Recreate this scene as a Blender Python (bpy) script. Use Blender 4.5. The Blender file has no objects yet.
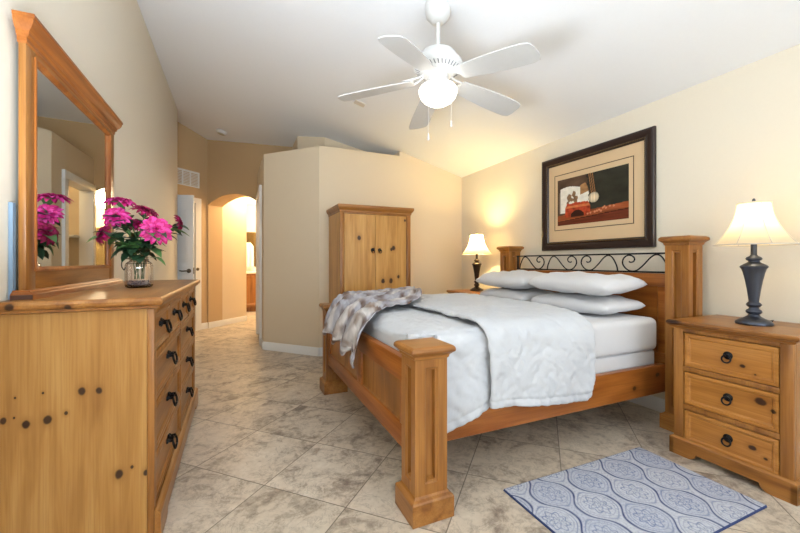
import bpy, bmesh, math, random
import numpy as np
from mathutils import Vector, Matrix, noise
random.seed(7)
SC = bpy.context.scene
C = SC.collection
PI = math.pi
R = math.radians

# ------------------------------------------------------------------ camera
cd = bpy.data.cameras.new('camera')
cam = bpy.data.objects.new('camera', cd); C.objects.link(cam)
cd.sensor_width = 36.0
cd.lens = 369.54 / 800 * 36.0
cd.shift_y = -4.5 / 800
cd.clip_start = 0.02
cam.location = (0, 0, 1.1)
cam.rotation_euler = (R(90), 0, R(-23.88))
SC.camera = cam

# ------------------------------------------------------------------ light and exposure
vs = SC.view_settings
vs.view_transform = 'Standard'; vs.look = 'None'; vs.gamma = 1.0; vs.use_curve_mapping = False
vs.exposure = 0.22
W = bpy.data.worlds.new('world'); SC.world = W; W.use_nodes = True
bgn = W.node_tree.nodes['Background']
sky = W.node_tree.nodes.new('ShaderNodeTexSky')
sky.sky_type = 'HOSEK_WILKIE'
W.node_tree.links.new(sky.outputs[0], bgn.inputs[0])
bgn.inputs[1].default_value = 0.6

def area(name, loc, rot, sx, sy, power, col):
    l = bpy.data.lights.new(name, 'AREA'); l.shape = 'RECTANGLE'; l.size = sx; l.size_y = sy
    l.energy = power; l.color = col
    o = bpy.data.objects.new(name, l); C.objects.link(o); o.location = loc; o.rotation_euler = rot
    return o
def point(name, loc, power, col, r=.04, parent=None):
    l = bpy.data.lights.new(name, 'POINT'); l.energy = power; l.color = col; l.shadow_soft_size = r
    o = bpy.data.objects.new(name, l); C.objects.link(o); o.location = loc
    if parent: o.parent = parent
    return o
# daylight through the two windows of the wall behind the camera
area('window_daylight', (1.75, -4.50, 1.35), (R(140), 0, 0), 1.7, 1.7, 96, (.80, .90, 1.0))
area('window_daylight_b', (0.05, -4.50, 1.35), (R(140), 0, 0), 1.0, 1.7, 66, (.80, .90, 1.0))
# fill light at an unseen left-wall window, added to brighten the right wall
area('window_daylight_c', (-.66, -2.3, 1.35), (R(140), 0, R(-90)), 1.9, 1.7, 46, (.80, .90, 1.0))
# added fill light left of the frame, no fixture, brightening the vaulted ceiling
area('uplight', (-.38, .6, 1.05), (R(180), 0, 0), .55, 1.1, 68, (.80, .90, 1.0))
# lamps of the hall and bathroom
HALL_P, BATH_P = 28, 75

# ------------------------------------------------------------------ helpers
def s2l(c):
    return c / 12.92 if c <= .04045 else ((c + .055) / 1.055) ** 2.4
def rgb(h):
    h = h.lstrip('#')
    return tuple(s2l(int(h[i:i + 2], 16) / 255) for i in (0, 2, 4)) + (1,)

class MB:
    def __init__(s): s.bm = bmesh.new(); s.mi = 0
    def face(s, vs_):
        try: f = s.bm.faces.new(vs_); f.material_index = s.mi; return f
        except ValueError: return None
    def v(s, p): return s.bm.verts.new(p)
    def box(s, x0, y0, z0, x1, y1, z1, bev=0.0, seg=2):
        t = bmesh.new()
        bmesh.ops.create_cube(t, size=1)
        for q in t.verts:
            q.co = ((x0 + x1) / 2 + q.co.x * (x1 - x0), (y0 + y1) / 2 + q.co.y * (y1 - y0), (z0 + z1) / 2 + q.co.z * (z1 - z0))
        if bev: bmesh.ops.bevel(t, geom=t.edges[:], offset=bev, segments=seg, affect='EDGES', profile=.5)
        s.absorb(t); return s
    def absorb(s, t, M=None):
        m = {}
        for q in t.verts: m[q] = s.v(M @ q.co if M else q.co)
        for f in t.faces: s.face([m[q] for q in f.verts])
        t.free()
    def nested(s, O, U, V, N, rings, cap=True):
        O, U, V, N = Vector(O), Vector(U), Vector(V), Vector(N)
        prev = None
        for (u0, u1, v0, v1, d) in rings:
            cur = [s.v(O + U * a + V * b + N * d) for a, b in ((u0, v0), (u1, v0), (u1, v1), (u0, v1))]
            if prev:
                for k in range(4): s.face([prev[k], prev[(k + 1) % 4], cur[(k + 1) % 4], cur[k]])
            prev = cur
        if cap: s.face(prev)
    def stack(s, x0, x1, y0, y1, prof, mask=(1, 1, 1, 1), capb=True, capt=True):
        prev = None
        for off, z in prof:
            a, b, c, d = x0 - off * mask[0], x1 + off * mask[1], y0 - off * mask[2], y1 + off * mask[3]
            cur = [s.v(p) for p in ((a, c, z), (b, c, z), (b, d, z), (a, d, z))]
            if prev is None:
                if capb: s.face(cur[::-1])
            else:
                for k in range(4): s.face([prev[k], prev[(k + 1) % 4], cur[(k + 1) % 4], cur[k]])
            prev = cur
        if capt: s.face(prev)
        return s
    def lathe(s, prof, c=(0, 0, 0), seg=32, M=None, cap0=True, cap1=True):
        c = Vector(c); prev = None
        T = (lambda p: M @ Vector(p)) if M else (lambda p: c + Vector(p))
        for r, z in prof:
            cur = [s.v(T((r * math.cos(2 * PI * k / seg), r * math.sin(2 * PI * k / seg), z))) for k in range(seg)]
            if prev is None:
                if cap0: s.face(cur[::-1])
            else:
                for k in range(seg): s.face([prev[k], prev[(k + 1) % seg], cur[(k + 1) % seg], cur[k]])
            prev = cur
        if cap1: s.face(prev)
        return s
    def tube(s, pts, r, seg=8, closed=False):
        pts = [Vector(p) for p in pts]; n = len(pts)
        rad = r if isinstance(r, (list, tuple)) else [r] * n
        tang = []
        for i in range(n):
            a = pts[(i - 1) % n] if closed or i > 0 else pts[0]
            b = pts[(i + 1) % n] if closed or i < n - 1 else pts[-1]
            tang.append((b - a).normalized())
        nrm = tang[0].orthogonal().normalized(); rings = []
        for i in range(n):
            nrm = (nrm - tang[i] * nrm.dot(tang[i])).normalized(); bn = tang[i].cross(nrm)
            rings.append([s.v(pts[i] + (nrm * math.cos(2 * PI * k / seg) + bn * math.sin(2 * PI * k / seg)) * rad[i]) for k in range(seg)])
        m = n if closed else n - 1
        for i in range(m):
            a, b = rings[i], rings[(i + 1) % n]
            for k in range(seg): s.face([a[k], a[(k + 1) % seg], b[(k + 1) % seg], b[k]])
        if not closed: s.face(rings[0][::-1]); s.face(rings[-1])
        return s
    def prism(s, poly, T, d0, d1):
        """poly: CCW 2D outline seen from +d; T(a,b,d) -> point"""
        A = [s.v(T(a, b, d0)) for a, b in poly]; B = [s.v(T(a, b, d1)) for a, b in poly]
        n = len(poly)
        s.face(A[::-1]); s.face(B)
        for k in range(n): s.face([A[k], A[(k + 1) % n], B[(k + 1) % n], B[k]])
        return s
    def grid(s, P, nu, nv, closed_u=False):
        g = [[s.v(P(i, j)) for j in range(nv)] for i in range(nu)]
        for i in range(nu - 1):
            for j in range(nv - 1): s.face([g[i][j], g[i + 1][j], g[i + 1][j + 1], g[i][j + 1]])
        return g
    def build(s, name, mat, parent=None, angle=35, off=None, recalc=True, flat=False):
        if recalc: bmesh.ops.recalc_face_normals(s.bm, faces=s.bm.faces[:])
        me = bpy.data.meshes.new(name)
        if off: bmesh.ops.translate(s.bm, verts=s.bm.verts[:], vec=-Vector(off))
        s.bm.to_mesh(me); s.bm.free()
        for m in (mat if isinstance(mat, (list, tuple)) else [mat]): me.materials.append(m)
        if not flat:
            me.polygons.foreach_set('use_smooth', [True] * len(me.polygons))
            me.set_sharp_from_angle(angle=R(angle))
        o = bpy.data.objects.new(name, me); C.objects.link(o)
        if parent: o.parent = parent
        return o

def tag(o, label=None, cat=None, group=None, kind=None):
    if label: o['label'] = label
    if cat: o['category'] = cat
    if group: o['group'] = group
    if kind: o['kind'] = kind
    return o
def thing(name, loc, label, cat, group=None, rz=0):
    o = bpy.data.objects.new(name, None); C.objects.link(o); o.location = loc; o.rotation_euler.z = rz
    o.empty_display_size = .1
    return tag(o, label, cat, group)
def struct(o):
    o['kind'] = 'structure'; return o
def copy_tree(o, parent=None):
    c = o.copy(); C.objects.link(c); c.parent = parent
    for ch in o.children: copy_tree(ch, c)
    return c
def catmull(pts, n=8):
    pts = [Vector(p) for p in pts]; out = []
    P = [pts[0] * 2 - pts[1]] + pts + [pts[-1] * 2 - pts[-2]]
    for i in range(1, len(P) - 2):
        for k in range(n):
            t = k / n; a, b, c, d = P[i - 1], P[i], P[i + 1], P[i + 2]
            out.append(.5 * ((2 * b) + (c - a) * t + (2 * a - 5 * b + 4 * c - d) * t * t + (3 * b - a - 3 * c + d) * t ** 3))
    out.append(pts[-1]); return out
def fbm(x, y, z=0, o=4): return noise.fractal(Vector((x, y, z)), 1.0, 2.0, o)

# ------------------------------------------------------------------ materials
class NT:
    def __init__(s, name):
        s.m = bpy.data.materials.new(name); s.m.use_nodes = True
        s.t = s.m.node_tree; s.b = s.t.nodes['Principled BSDF']; s.out = s.t.nodes['Material Output']
    def n(s, typ, **kw):
        x = s.t.nodes.new(typ)
        for k, v in kw.items(): setattr(x, k, v)
        return x
    def set(s, sock, v):
        if hasattr(v, 'is_linked') or hasattr(v, 'links'): s.t.links.new(v, sock)
        else: sock.default_value = v
    def math(s, op, a, b=None, c=None, clamp=False):
        x = s.n('ShaderNodeMath', operation=op); x.use_clamp = clamp
        s.set(x.inputs[0], a)
        if b is not None: s.set(x.inputs[1], b)
        if c is not None: s.set(x.inputs[2], c)
        return x.outputs[0]
    def vm(s, op, a, b=None, scale=None):
        x = s.n('ShaderNodeVectorMath', operation=op); s.set(x.inputs[0], a)
        if b is not None: s.set(x.inputs[1], b)
        if scale is not None: s.set(x.inputs['Scale'], scale)
        return x.outputs['Value'] if op in ('DOT_PRODUCT', 'LENGTH', 'DISTANCE') else x.outputs[0]
    def noise(s, vec, scale, detail=3, rough=.5, dist=0):
        x = s.n('ShaderNodeTexNoise'); s.set(x.inputs['Vector'], vec); x.inputs['Scale'].default_value = scale
        x.inputs['Detail'].default_value = detail; x.inputs['Roughness'].default_value = rough; x.inputs['Distortion'].default_value = dist
        return x.outputs['Fac']
    def ramp(s, fac, stops):
        x = s.n('ShaderNodeValToRGB'); s.set(x.inputs[0], fac); e = x.color_ramp.elements
        while len(e) < len(stops): e.new(.5)
        for k, (p, c) in enumerate(stops): e[k].position = p; e[k].color = c
        return x.outputs[0]
    def mix(s, fac, a, b, mode='MIX'):
        x = s.n('ShaderNodeMix', data_type='RGBA', blend_type=mode)
        s.set(x.inputs[0], fac); s.set(x.inputs[6], a); s.set(x.inputs[7], b); return x.outputs[2]
    def step(s, v, lo, hi):
        x = s.n('ShaderNodeMapRange', interpolation_type='SMOOTHSTEP'); s.set(x.inputs[0], v)
        x.inputs[1].default_value = lo; x.inputs[2].default_value = hi; return x.outputs[0]
    def bump(s, h, strength, dist=.01):
        x = s.n('ShaderNodeBump'); s.set(x.inputs['Height'], h); x.inputs['Strength'].default_value = strength; x.inputs['Distance'].default_value = dist
        s.t.links.new(x.outputs[0], s.b.inputs['Normal'])
    def obj(s): return s.n('ShaderNodeTexCoord').outputs['Object']
    def fin(s, col=None, rough=None, metal=None):
        if col is not None: s.set(s.b.inputs['Base Color'], col)
        if rough is not None: s.set(s.b.inputs['Roughness'], rough)
        if metal is not None: s.b.inputs['Metallic'].default_value = metal
        return s.m

def plain(name, hexc, rough=.5, metal=0, nscale=0, nstr=.1, spec=None):
    t = NT(name); c = rgb(hexc)
    co = t.obj()
    if nscale:
        f = t.noise(co, nscale, 3)
        t.bump(f, nstr, .004)
        d = tuple(k * .93 for k in c[:3]) + (1,)
        t.fin(t.mix(f, d, c), rough, metal)
    else: t.fin(c, rough, metal)
    if spec is not None: t.b.inputs['Specular IOR Level'].default_value = spec
    return t.m

_pc = {}
def pine(axis, light, mid, dark, knots=(), rough=.33, kn=.80, key=None):
    k_ = (axis, light, mid, dark, tuple(knots), kn)
    if k_ in _pc: return _pc[k_]
    t = NT('pine_wood_grain_' + axis)
    co = t.obj(); rnd = t.n('ShaderNodeObjectInfo').outputs['Random']
    off = t.math('MULTIPLY', rnd, 9.0)
    cmb = t.n('ShaderNodeCombineXYZ')
    for i in range(3): t.set(cmb.inputs[i], off)
    shifted = t.vm('ADD', co, cmb.outputs[0])
    ax = 'xyz'.index(axis)
    def sc(g, c_):
        v = [c_] * 3; v[ax] = g; return tuple(v)
    broad = t.noise(t.vm('MULTIPLY', shifted, sc(.9, 9)), 1.6, 3, .55, .5)
    fine = t.noise(t.vm('MULTIPLY', shifted, sc(2.2, 90)), 1.5, 3, .6, .2)
    col = t.ramp(broad, [(.30, rgb(dark)), (.48, rgb(mid)), (.68, rgb(light))])
    col = t.mix(t.math('MULTIPLY', t.step(fine, .40, .68), .38), col, rgb(dark))
    # knots
    vo = t.n('ShaderNodeTexVoronoi'); t.set(vo.inputs['Vector'], t.vm('MULTIPLY', shifted, sc(2.6, 5.5))); vo.inputs['Scale'].default_value = 1.0
    sepc = t.n('ShaderNodeSeparateColor'); t.set(sepc.inputs[0], vo.outputs['Color'])
    sel = t.math('GREATER_THAN', sepc.outputs[0], kn)
    d = vo.outputs['Distance']
    km = t.math('MULTIPLY', t.math('SUBTRACT', 1.0, t.step(d, .07, .16)), sel)
    halo = t.math('MULTIPLY', t.math('SUBTRACT', 1.0, t.step(d, .1, .34)), sel)
    for (p, r) in knots:
        dv = t.vm('MULTIPLY', t.vm('SUBTRACT', co, tuple(p)), sc(.75, 1.0))
        wob = t.math('MULTIPLY_ADD', t.noise(co, 40, 2), r * .5, -r * .25)
        L = t.math('ADD', t.vm('LENGTH', dv), wob)
        km = t.math('MAXIMUM', km, t.math('SUBTRACT', 1.0, t.step(L, r * .55, r * 1.0)))
        halo = t.math('MAXIMUM', halo, t.math('SUBTRACT', 1.0, t.step(L, r * .8, r * 2.3)))
    col = t.mix(t.math('MULTIPLY', halo, .45), col, rgb(dark))
    col = t.mix(t.math('MULTIPLY', km, .93), col, rgb('#2c150b'))
    t.bump(fine, .06, .002)
    t.fin(col, rough)
    t.b.inputs['Specular IOR Level'].default_value = .42
    _pc[k_] = t.m
    return t.m
LIGHT = ('#bb8d4f', '#ae7d40', '#94642f')
MID = ('#ad773c', '#9d672f', '#78491e')
RED = ('#b06c30', '#9e5c25', '#793f15')
ARM = ('#d3a25c', '#c6924b', '#ab7638')
DRW = ('#c68a46', '#b67936', '#925a22')

def wall_paint(name, hexc):
    t = NT(name); co = t.obj()
    f = t.noise(co, 55, 4, .6)
    t.bump(f, .12, .004)
    c = rgb(hexc); d = tuple(k * .97 for k in c[:3]) + (1,)
    t.fin(t.mix(f, d, c), .75)
    t.b.inputs['Specular IOR Level'].default_value = .25
    return t.m
M = {}
M['wall'] = wall_paint('beige_wall_paint', '#e6ddcc')
M['hall'] = wall_paint('brown_tan_wall_paint', '#cdb088')  # same wall paint, the shade on vent and arch walls put into its colour
M['tan'] = wall_paint('tan_wall_paint', '#e2d1b6')  # darker copy of the beige, pillar and hall shade put into its colour
M['wall_r'] = M['wall']
M['ceil'] = wall_paint('white_ceiling_paint', '#f0f2f6')
M['trim'] = plain('white_trim_paint', '#ececea', .4)
M['door'] = plain('white_door_paint', '#e3e6ea', .45)
M['iron'] = plain('black_iron', '#17171b', .42, .6, 60, .1)
M['fan'] = plain('white_fan_paint', '#dddddc', .4)
M['fanblade'] = plain('white_fan_blade', '#d0d0cf', .5, 0, 30, .05)
M['nickel'] = plain('dark_nickel', '#6a655c', .35, .9)
M['bronze'] = plain('dark_bronze', '#4c505c', .30, .8, 25, .05)
M['bronze2'] = plain('antique_bronze', '#3d3128', .35, .7, 25, .05)
M['black'] = plain('black_plastic', '#141414', .5)
M['brace'] = plain('blue_grey_paint', '#7d93a8', .5)
M['glassmirror'] = plain('mirror_glass', '#e6e9e8', .015, 1.0)
M['pane'] = None

def tile_mat():
    t = NT('floor_tile'); co = t.obj(); ts = .4567; o = (.1252, 2.581, 0); q = math.sqrt(.5)
    rel = t.vm('SUBTRACT', co, o)
    a = t.math('DIVIDE', t.vm('DOT_PRODUCT', rel, (q, -q, 0)), ts)
    b = t.math('DIVIDE', t.vm('DOT_PRODUCT', rel, (q, q, 0)), ts)
    def edge(x):
        f = t.math('FRACT', x); return t.math('MINIMUM', f, t.math('SUBTRACT', 1.0, f))
    e = t.math('MULTIPLY', t.math('MINIMUM', edge(a), edge(b)), ts)
    gm = t.math('SUBTRACT', 1.0, t.step(e, .0016, .0034))
    cmb = t.n('ShaderNodeCombineXYZ'); t.set(cmb.inputs[0], t.math('FLOOR', a)); t.set(cmb.inputs[1], t.math('FLOOR', b))
    wn = t.n('ShaderNodeTexWhiteNoise'); t.set(wn.inputs[0], cmb.outputs[0])
    vec = t.vm('ADD', co, t.vm('SCALE', wn.outputs['Color'], scale=8.0))
    n1 = t.noise(vec, 4.2, 8, .66, .8)
    n2 = t.noise(vec, 22, 6, .7, .5)
    v = t.math('ADD', t.math('MULTIPLY', n1, .62), t.math('MULTIPLY', n2, .38))
    col = t.ramp(v, [(.38, rgb('#867669')), (.45, rgb('#b1a290')), (.51, rgb('#cfc0ac')), (.64, rgb('#ddd0bd'))])
    vein = t.math('SUBTRACT', 1.0, t.step(t.math('ABSOLUTE', t.math('SUBTRACT', t.noise(vec, 9, 6, .72, 1.0), .46)), .0, .03))
    col = t.mix(t.math('MULTIPLY', vein, .30), col, rgb('#6f6357'))
    col = t.mix(t.math('MULTIPLY', wn.outputs['Value'], .14), col, rgb('#8f8069'))
    col = t.mix(t.math('MULTIPLY', gm, .85), col, rgb('#6a5f52'))
    t.set(t.b.inputs['Roughness'], t.math('MULTIPLY_ADD', n2, .2, .28))
    t.bump(t.math('SUBTRACT', t.math('MULTIPLY', n2, .25), gm), .25, .002)
    t.b.inputs['Specular IOR Level'].default_value = .4
    return t.fin(col)
M['tile'] = tile_mat()

def cloth(name, a, b, scale=120, bstr=.15, sheen=.15):
    t = NT(name); co = t.obj()
    f = t.noise(co, scale, 2, .6); g = t.noise(co, 9, 4, .6)
    t.bump(t.math('ADD', t.math('MULTIPLY', f, .3), g), bstr, .006)
    t.b.inputs['Sheen Weight'].default_value = sheen
    t.b.inputs['Specular IOR Level'].default_value = .15
    return t.fin(t.mix(g, rgb(a), rgb(b)), .9)
M['quilt'] = cloth('white_comforter_cotton', '#c3c5ca', '#cdcfd3', 140, .35)
M['sheet'] = cloth('white_sheet_cotton', '#d2d2d5', '#dadadc', 160, .12)
M['pillow'] = cloth('white_pillow_cotton', '#d2d2d5', '#dbdbde', 160, .2)
M['box'] = cloth('box_spring_fabric', '#d2d2d5', '#dadadc', 90, .2)

def attr_mat(name, rough=.85, bump=None):
    t = NT(name); a = t.n('ShaderNodeAttribute'); a.attribute_name = 'Col'
    if bump: t.bump(t.noise(t.obj(), bump[0], 2), bump[1], .003)
    t.b.inputs['Specular IOR Level'].default_value = .2
    return t.fin(a.outputs['Color'], rough)
M['rug'] = attr_mat('woven_damask_rug', .95, (260, .5))
M['print'] = attr_mat('art_print', .35)
M['throw'] = attr_mat('plaid_fleece', .95, (180, .5))

def glass(name, col=(1, 1, 1, 1), rough=0.0):
    t = NT(name); t.b.inputs['Transmission Weight'].default_value = 1; t.b.inputs['IOR'].default_value = 1.4
    return t.fin(col, rough)
M['jar'] = glass('clear_jar_glass', (.98, .96, .95, 1))
def shade_mat(name):
    t = NT(name); tr = t.n('ShaderNodeBsdfTranslucent'); df = t.n('ShaderNodeBsdfDiffuse')
    tr.inputs[0].default_value = rgb('#fff0cc'); df.inputs[0].default_value = rgb('#efe8dc')
    mx = t.n('ShaderNodeMixShader'); mx.inputs[0].default_value = .72
    t.t.links.new(df.outputs[0], mx.inputs[1]); t.t.links.new(tr.outputs[0], mx.inputs[2]); t.t.links.new(mx.outputs[0], t.out.inputs[0])
    return t.m
M['shade'] = shade_mat('lamp_shade_linen')
def emit(name, col, st):
    t = NT(name); t.b.inputs['Emission Color'].default_value = col; t.b.inputs['Emission Strength'].default_value = st
    return t.fin(col, .4)
M['globe'] = emit('lit_frosted_glass', (1.0, .95, .86, 1), 4.0)

# ------------------------------------------------------------------ the setting
XR, XL, YB = 2.85, -.75, 4.33
def ceil_z(x, y): return 2.30 + .272 * (2.85 - x) - .012 * (y - 1.5)
b = MB(); b.box(-2.5, -4.8, -.12, 3.1, 9.7, 0); struct(b.build('floor', M['tile']))
b = MB()
pts = [(-2.2, -4.75), (XR + .1, -4.75), (XR + .1, 7.6), (-2.2, 7.6)]
lo = [b.v((x, y, ceil_z(x, y))) for x, y in pts]; hi = [b.v((x, y, ceil_z(x, y) + .12)) for x, y in pts]
b.face(lo[::-1]); b.face(hi)
for k in range(4): b.face([lo[k], lo[(k + 1) % 4], hi[(k + 1) % 4], hi[k]])
struct(b.build('ceiling', M['ceil']))

def wallz(name, poly, z0, z1, mat):
    """upright wall on a plan outline; z1 None -> up to the sloping ceiling"""
    b = MB(); A = [b.v((x, y, z0)) for x, y in poly]
    B = [b.v((x, y, (ceil_z(x, y) + .02) if z1 is None else z1)) for x, y in poly]
    n = len(poly); b.face(A[::-1]); b.face(B)
    for k in range(n): b.face([A[k], A[(k + 1) % n], B[(k + 1) % n], B[k]])
    return struct(b.build(name, mat))
wallz('wall_right', [(XR, -4.7), (XR + .1, -4.7), (XR + .1, 4.45), (XR, 4.45)], 0, None, M['wall_r'])
wallz('wall_left', [(XL, -1.3), (XL, 5.96), (-1.45, 5.96), (-1.45, 5.5), (XL - .15, 5.5), (XL - .15, -1.3)], 0, None, M['wall'])
wallz('wall_left_rear', [(XL, -4.7), (XL, -3.3), (XL - .15, -3.3), (XL - .15, -4.7)], 0, None, M['wall'])
wallz('wall_left_sill', [(XL, -3.3), (XL, -1.3), (XL - .15, -1.3), (XL - .15, -3.3)], 0, .5, M['wall'])
wallz('wall_left_head', [(XL, -3.3), (XL, -1.3), (XL - .15, -1.3), (XL - .15, -3.3)], 2.2, None, M['wall'])
b = MB()
for y0, y1, z0, z1 in ((-3.3, -3.25, .5, 2.2), (-1.35, -1.3, .5, 2.2), (-3.25, -1.35, .5, .55), (-3.25, -1.35, 2.15, 2.2)): b.box(XL - .1, y0, z0, XL - .04, y1, z1)
struct(b.build('window_3', M['trim']))  # frame of the unseen window added along with the left fill light
# wall behind the camera with two window openings
b = MB()
T = lambda a, z, d: (a, -4.7 + d, z)
b.box(XL, -4.8, 0, XR, -4.7, .5); b.box(XL, -4.8, 2.2, XR, -4.7, 3.3)
for x0, x1 in ((XL, -.45), (.55, .9), (2.6, XR)): b.box(x0, -4.8, .5, x1, -4.7, 2.2)
struct(b.build('wall_front', M['wall']))
for i, (x0, x1) in enumerate(((-.45, .55), (.9, 2.6))):
    b = MB()
    b.box(x0, -4.78, .5, x0 + .05, -4.7, 2.2); b.box(x1 - .05, -4.78, .5, x1, -4.7, 2.2); b.box(x0, -4.78, 2.15, x1, -4.7, 2.2); b.box(x0, -4.78, .5, x1, -4.7, .55)
    struct(b.build('window_%d' % (i + 1), M['trim']))

q = math.sqrt(.5)
LEDGE = 2.44
# back wall (8 ft, plant ledge on top) and chamfered corner
P0, P1, P2 = (.318, 4.965), (.885, 4.33), (1.91, 4.33)
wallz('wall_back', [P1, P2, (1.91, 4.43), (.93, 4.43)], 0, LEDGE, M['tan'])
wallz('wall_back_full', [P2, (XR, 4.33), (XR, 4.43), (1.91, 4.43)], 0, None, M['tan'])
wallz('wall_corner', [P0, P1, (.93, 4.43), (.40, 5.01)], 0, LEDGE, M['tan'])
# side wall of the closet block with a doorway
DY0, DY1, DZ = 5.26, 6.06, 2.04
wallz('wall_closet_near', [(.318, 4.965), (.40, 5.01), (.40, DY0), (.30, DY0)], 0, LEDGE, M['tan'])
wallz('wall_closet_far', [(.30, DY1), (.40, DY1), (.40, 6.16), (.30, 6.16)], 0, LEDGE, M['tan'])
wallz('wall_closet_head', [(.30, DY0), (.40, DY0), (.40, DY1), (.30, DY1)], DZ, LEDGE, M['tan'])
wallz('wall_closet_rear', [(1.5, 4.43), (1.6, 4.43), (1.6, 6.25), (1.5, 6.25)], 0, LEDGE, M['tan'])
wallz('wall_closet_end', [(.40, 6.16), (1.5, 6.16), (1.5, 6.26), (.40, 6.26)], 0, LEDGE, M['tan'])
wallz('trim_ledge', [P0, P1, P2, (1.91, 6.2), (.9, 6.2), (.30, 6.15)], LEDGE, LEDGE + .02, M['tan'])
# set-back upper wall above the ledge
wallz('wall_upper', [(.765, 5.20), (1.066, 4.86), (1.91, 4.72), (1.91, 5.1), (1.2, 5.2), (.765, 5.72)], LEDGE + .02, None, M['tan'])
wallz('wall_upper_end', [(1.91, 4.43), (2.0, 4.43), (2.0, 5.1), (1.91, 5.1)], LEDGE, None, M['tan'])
b = MB()
for y0, y1 in ((DY0 - .085, DY0 + .015), (DY1 - .015, DY1 + .085)): b.box(.275, y0, 0, .425, y1, DZ - .015, .006)
b.box(.275, DY0 - .085, DZ - .015, .425, DY1 + .085, DZ + .075, .006)
struct(b.build('trim_1', M['trim']))

# arched wall, 45 degrees
A0 = Vector((-.44, 6.9, 0)); E = Vector((q, -q, 0)); D = Vector((q, q, 0))
def TA(t, z, d): return A0 + E * t + Vector((0, 0, z)) + D * d
t0, t1, ls = .02, 1.03, 2.045
arch = []
for k in range(25):
    f = k / 24; t = t1 + (t0 - t1) * f
    arch.append((t, ls + .15 * math.sin(PI * f) ** .8))
poly = [(-.3, 0), (t0, 0)] + arch[::-1] + [(t1, 0), (1.06, 0), (1.06, 2.47), (1.78, 2.47), (1.78, 3.05), (1.0, 3.05), (-.3, 3.4)]
b = MB()
# front, back and the rim of the arched wall; tops follow the ceiling
def topz(t, z):
    if z > 2.9:
        p = TA(t, 0, 0); return ceil_z(p.x, p.y) + .03
    return z
poly = [(t, topz(t, z)) for t, z in poly]
b.prism(poly, TA, .29, 0)
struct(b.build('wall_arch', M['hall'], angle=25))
# vent wall, 45 degrees the other way
Fd = Vector((-q, -q, 0)); Gd = Vector((-q, q, 0))
def TV(s_, z, d): return A0 + Fd * s_ + Vector((0, 0, z)) + Gd * d
def vwall(name, s0, s1, z0, z1):
    b = MB()
    def zz(s_, z):
        if z is None: p = TV(s_, 0, 0); return ceil_z(p.x, p.y) + .03
        return z
    b.prism([(s0, zz(s0, z0)), (s1, zz(s1, z0)), (s1, zz(s1, z1)), (s0, zz(s0, z1))], TV, .12, 0)
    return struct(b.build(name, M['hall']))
vwall('wall_vent_right', 0, .22, 0, None)
vwall('wall_vent_head', .22, 1.0, 2.06, None)
vwall('wall_vent_left', 1.0, 1.36, 0, None)
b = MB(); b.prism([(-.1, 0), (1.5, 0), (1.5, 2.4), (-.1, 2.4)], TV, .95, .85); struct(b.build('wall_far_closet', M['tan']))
b = MB()
for a0, a1, z0, z1 in ((.13, .235, 0, 2.045), (.985, 1.07, 0, 2.045), (.13, 1.07, 2.045, 2.125)):
    b.prism([(a0, z0), (a1, z0), (a1, z1), (a0, z1)], TV, .13, -.018)
struct(b.build('trim_2', M['trim']))
# hall and bathroom beyond the arch
H0 = TA(.02, 0, .29); H1 = H0 + D * .555
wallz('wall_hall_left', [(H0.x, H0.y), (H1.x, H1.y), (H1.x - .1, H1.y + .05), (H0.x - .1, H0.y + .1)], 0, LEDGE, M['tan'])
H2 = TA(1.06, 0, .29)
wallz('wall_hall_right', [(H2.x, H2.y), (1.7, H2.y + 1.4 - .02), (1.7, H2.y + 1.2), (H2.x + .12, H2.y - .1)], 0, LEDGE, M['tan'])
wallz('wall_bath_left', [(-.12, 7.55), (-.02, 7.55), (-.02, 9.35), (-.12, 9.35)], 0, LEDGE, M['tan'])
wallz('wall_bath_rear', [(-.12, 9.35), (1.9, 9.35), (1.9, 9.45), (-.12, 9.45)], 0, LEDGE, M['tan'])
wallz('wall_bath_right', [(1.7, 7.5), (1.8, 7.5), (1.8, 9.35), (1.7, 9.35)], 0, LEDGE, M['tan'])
c0 = TA(-.1, 0, .30); c1 = TA(1.1, 0, .30)
wallz('ceiling_hall', [(c0.x, c0.y), (c1.x, c1.y), (1.9, c1.y), (1.9, 9.45), (-.6, 9.45), (-.6, 7.4)], LEDGE, LEDGE + .06, M['ceil'])

# baseboards
def baseboard(name, a, bb, n, h=.10, t=.014):
    a, bb, n = Vector((*a, 0)), Vector((*bb, 0)), Vector((*n, 0)).normalized()
    m = MB(); d = (bb - a)
    prof = [(0, 0), (t, 0), (t, h - .012), (t * .5, h), (0, h)]
    A = [m.v(a + n * x + Vector((0, 0, z))) for x, z in prof]; B_ = [m.v(bb + n * x + Vector((0, 0, z))) for x, z in prof]
    k_ = len(prof); m.face(A); m.face(B_[::-1])
    for k in range(k_): m.face([A[k], B_[k], B_[(k + 1) % k_], A[(k + 1) % k_]])
    return struct(m.build(name, M['trim']))
baseboard('baseboard_right', (XR, -4.7), (XR, 4.33), (-1, 0))
baseboard('baseboard_back', P1, (XR, 4.33), (0, -1))
baseboard('baseboard_corner', (P0[0] - .012, P0[1] - .006), (P1[0], P1[1] - .004), (-.64, -.585))
baseboard('baseboard_closet', (.318, 4.968), (.30, DY0 - .085), (-1, 0))
baseboard('baseboard_left', (XL, -4.7), (XL, 5.96), (1, 0))
va, vb = TV(0, 0, 0), TV(.13, 0, 0)
baseboard('baseboard_vent', (vb.x, vb.y), (va.x, va.y), (q, -q))
vc = TA(.02, 0, 0)
baseboard('baseboard_hall', (vc.x, vc.y), (H1.x, H1.y), (q, -q))

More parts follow.
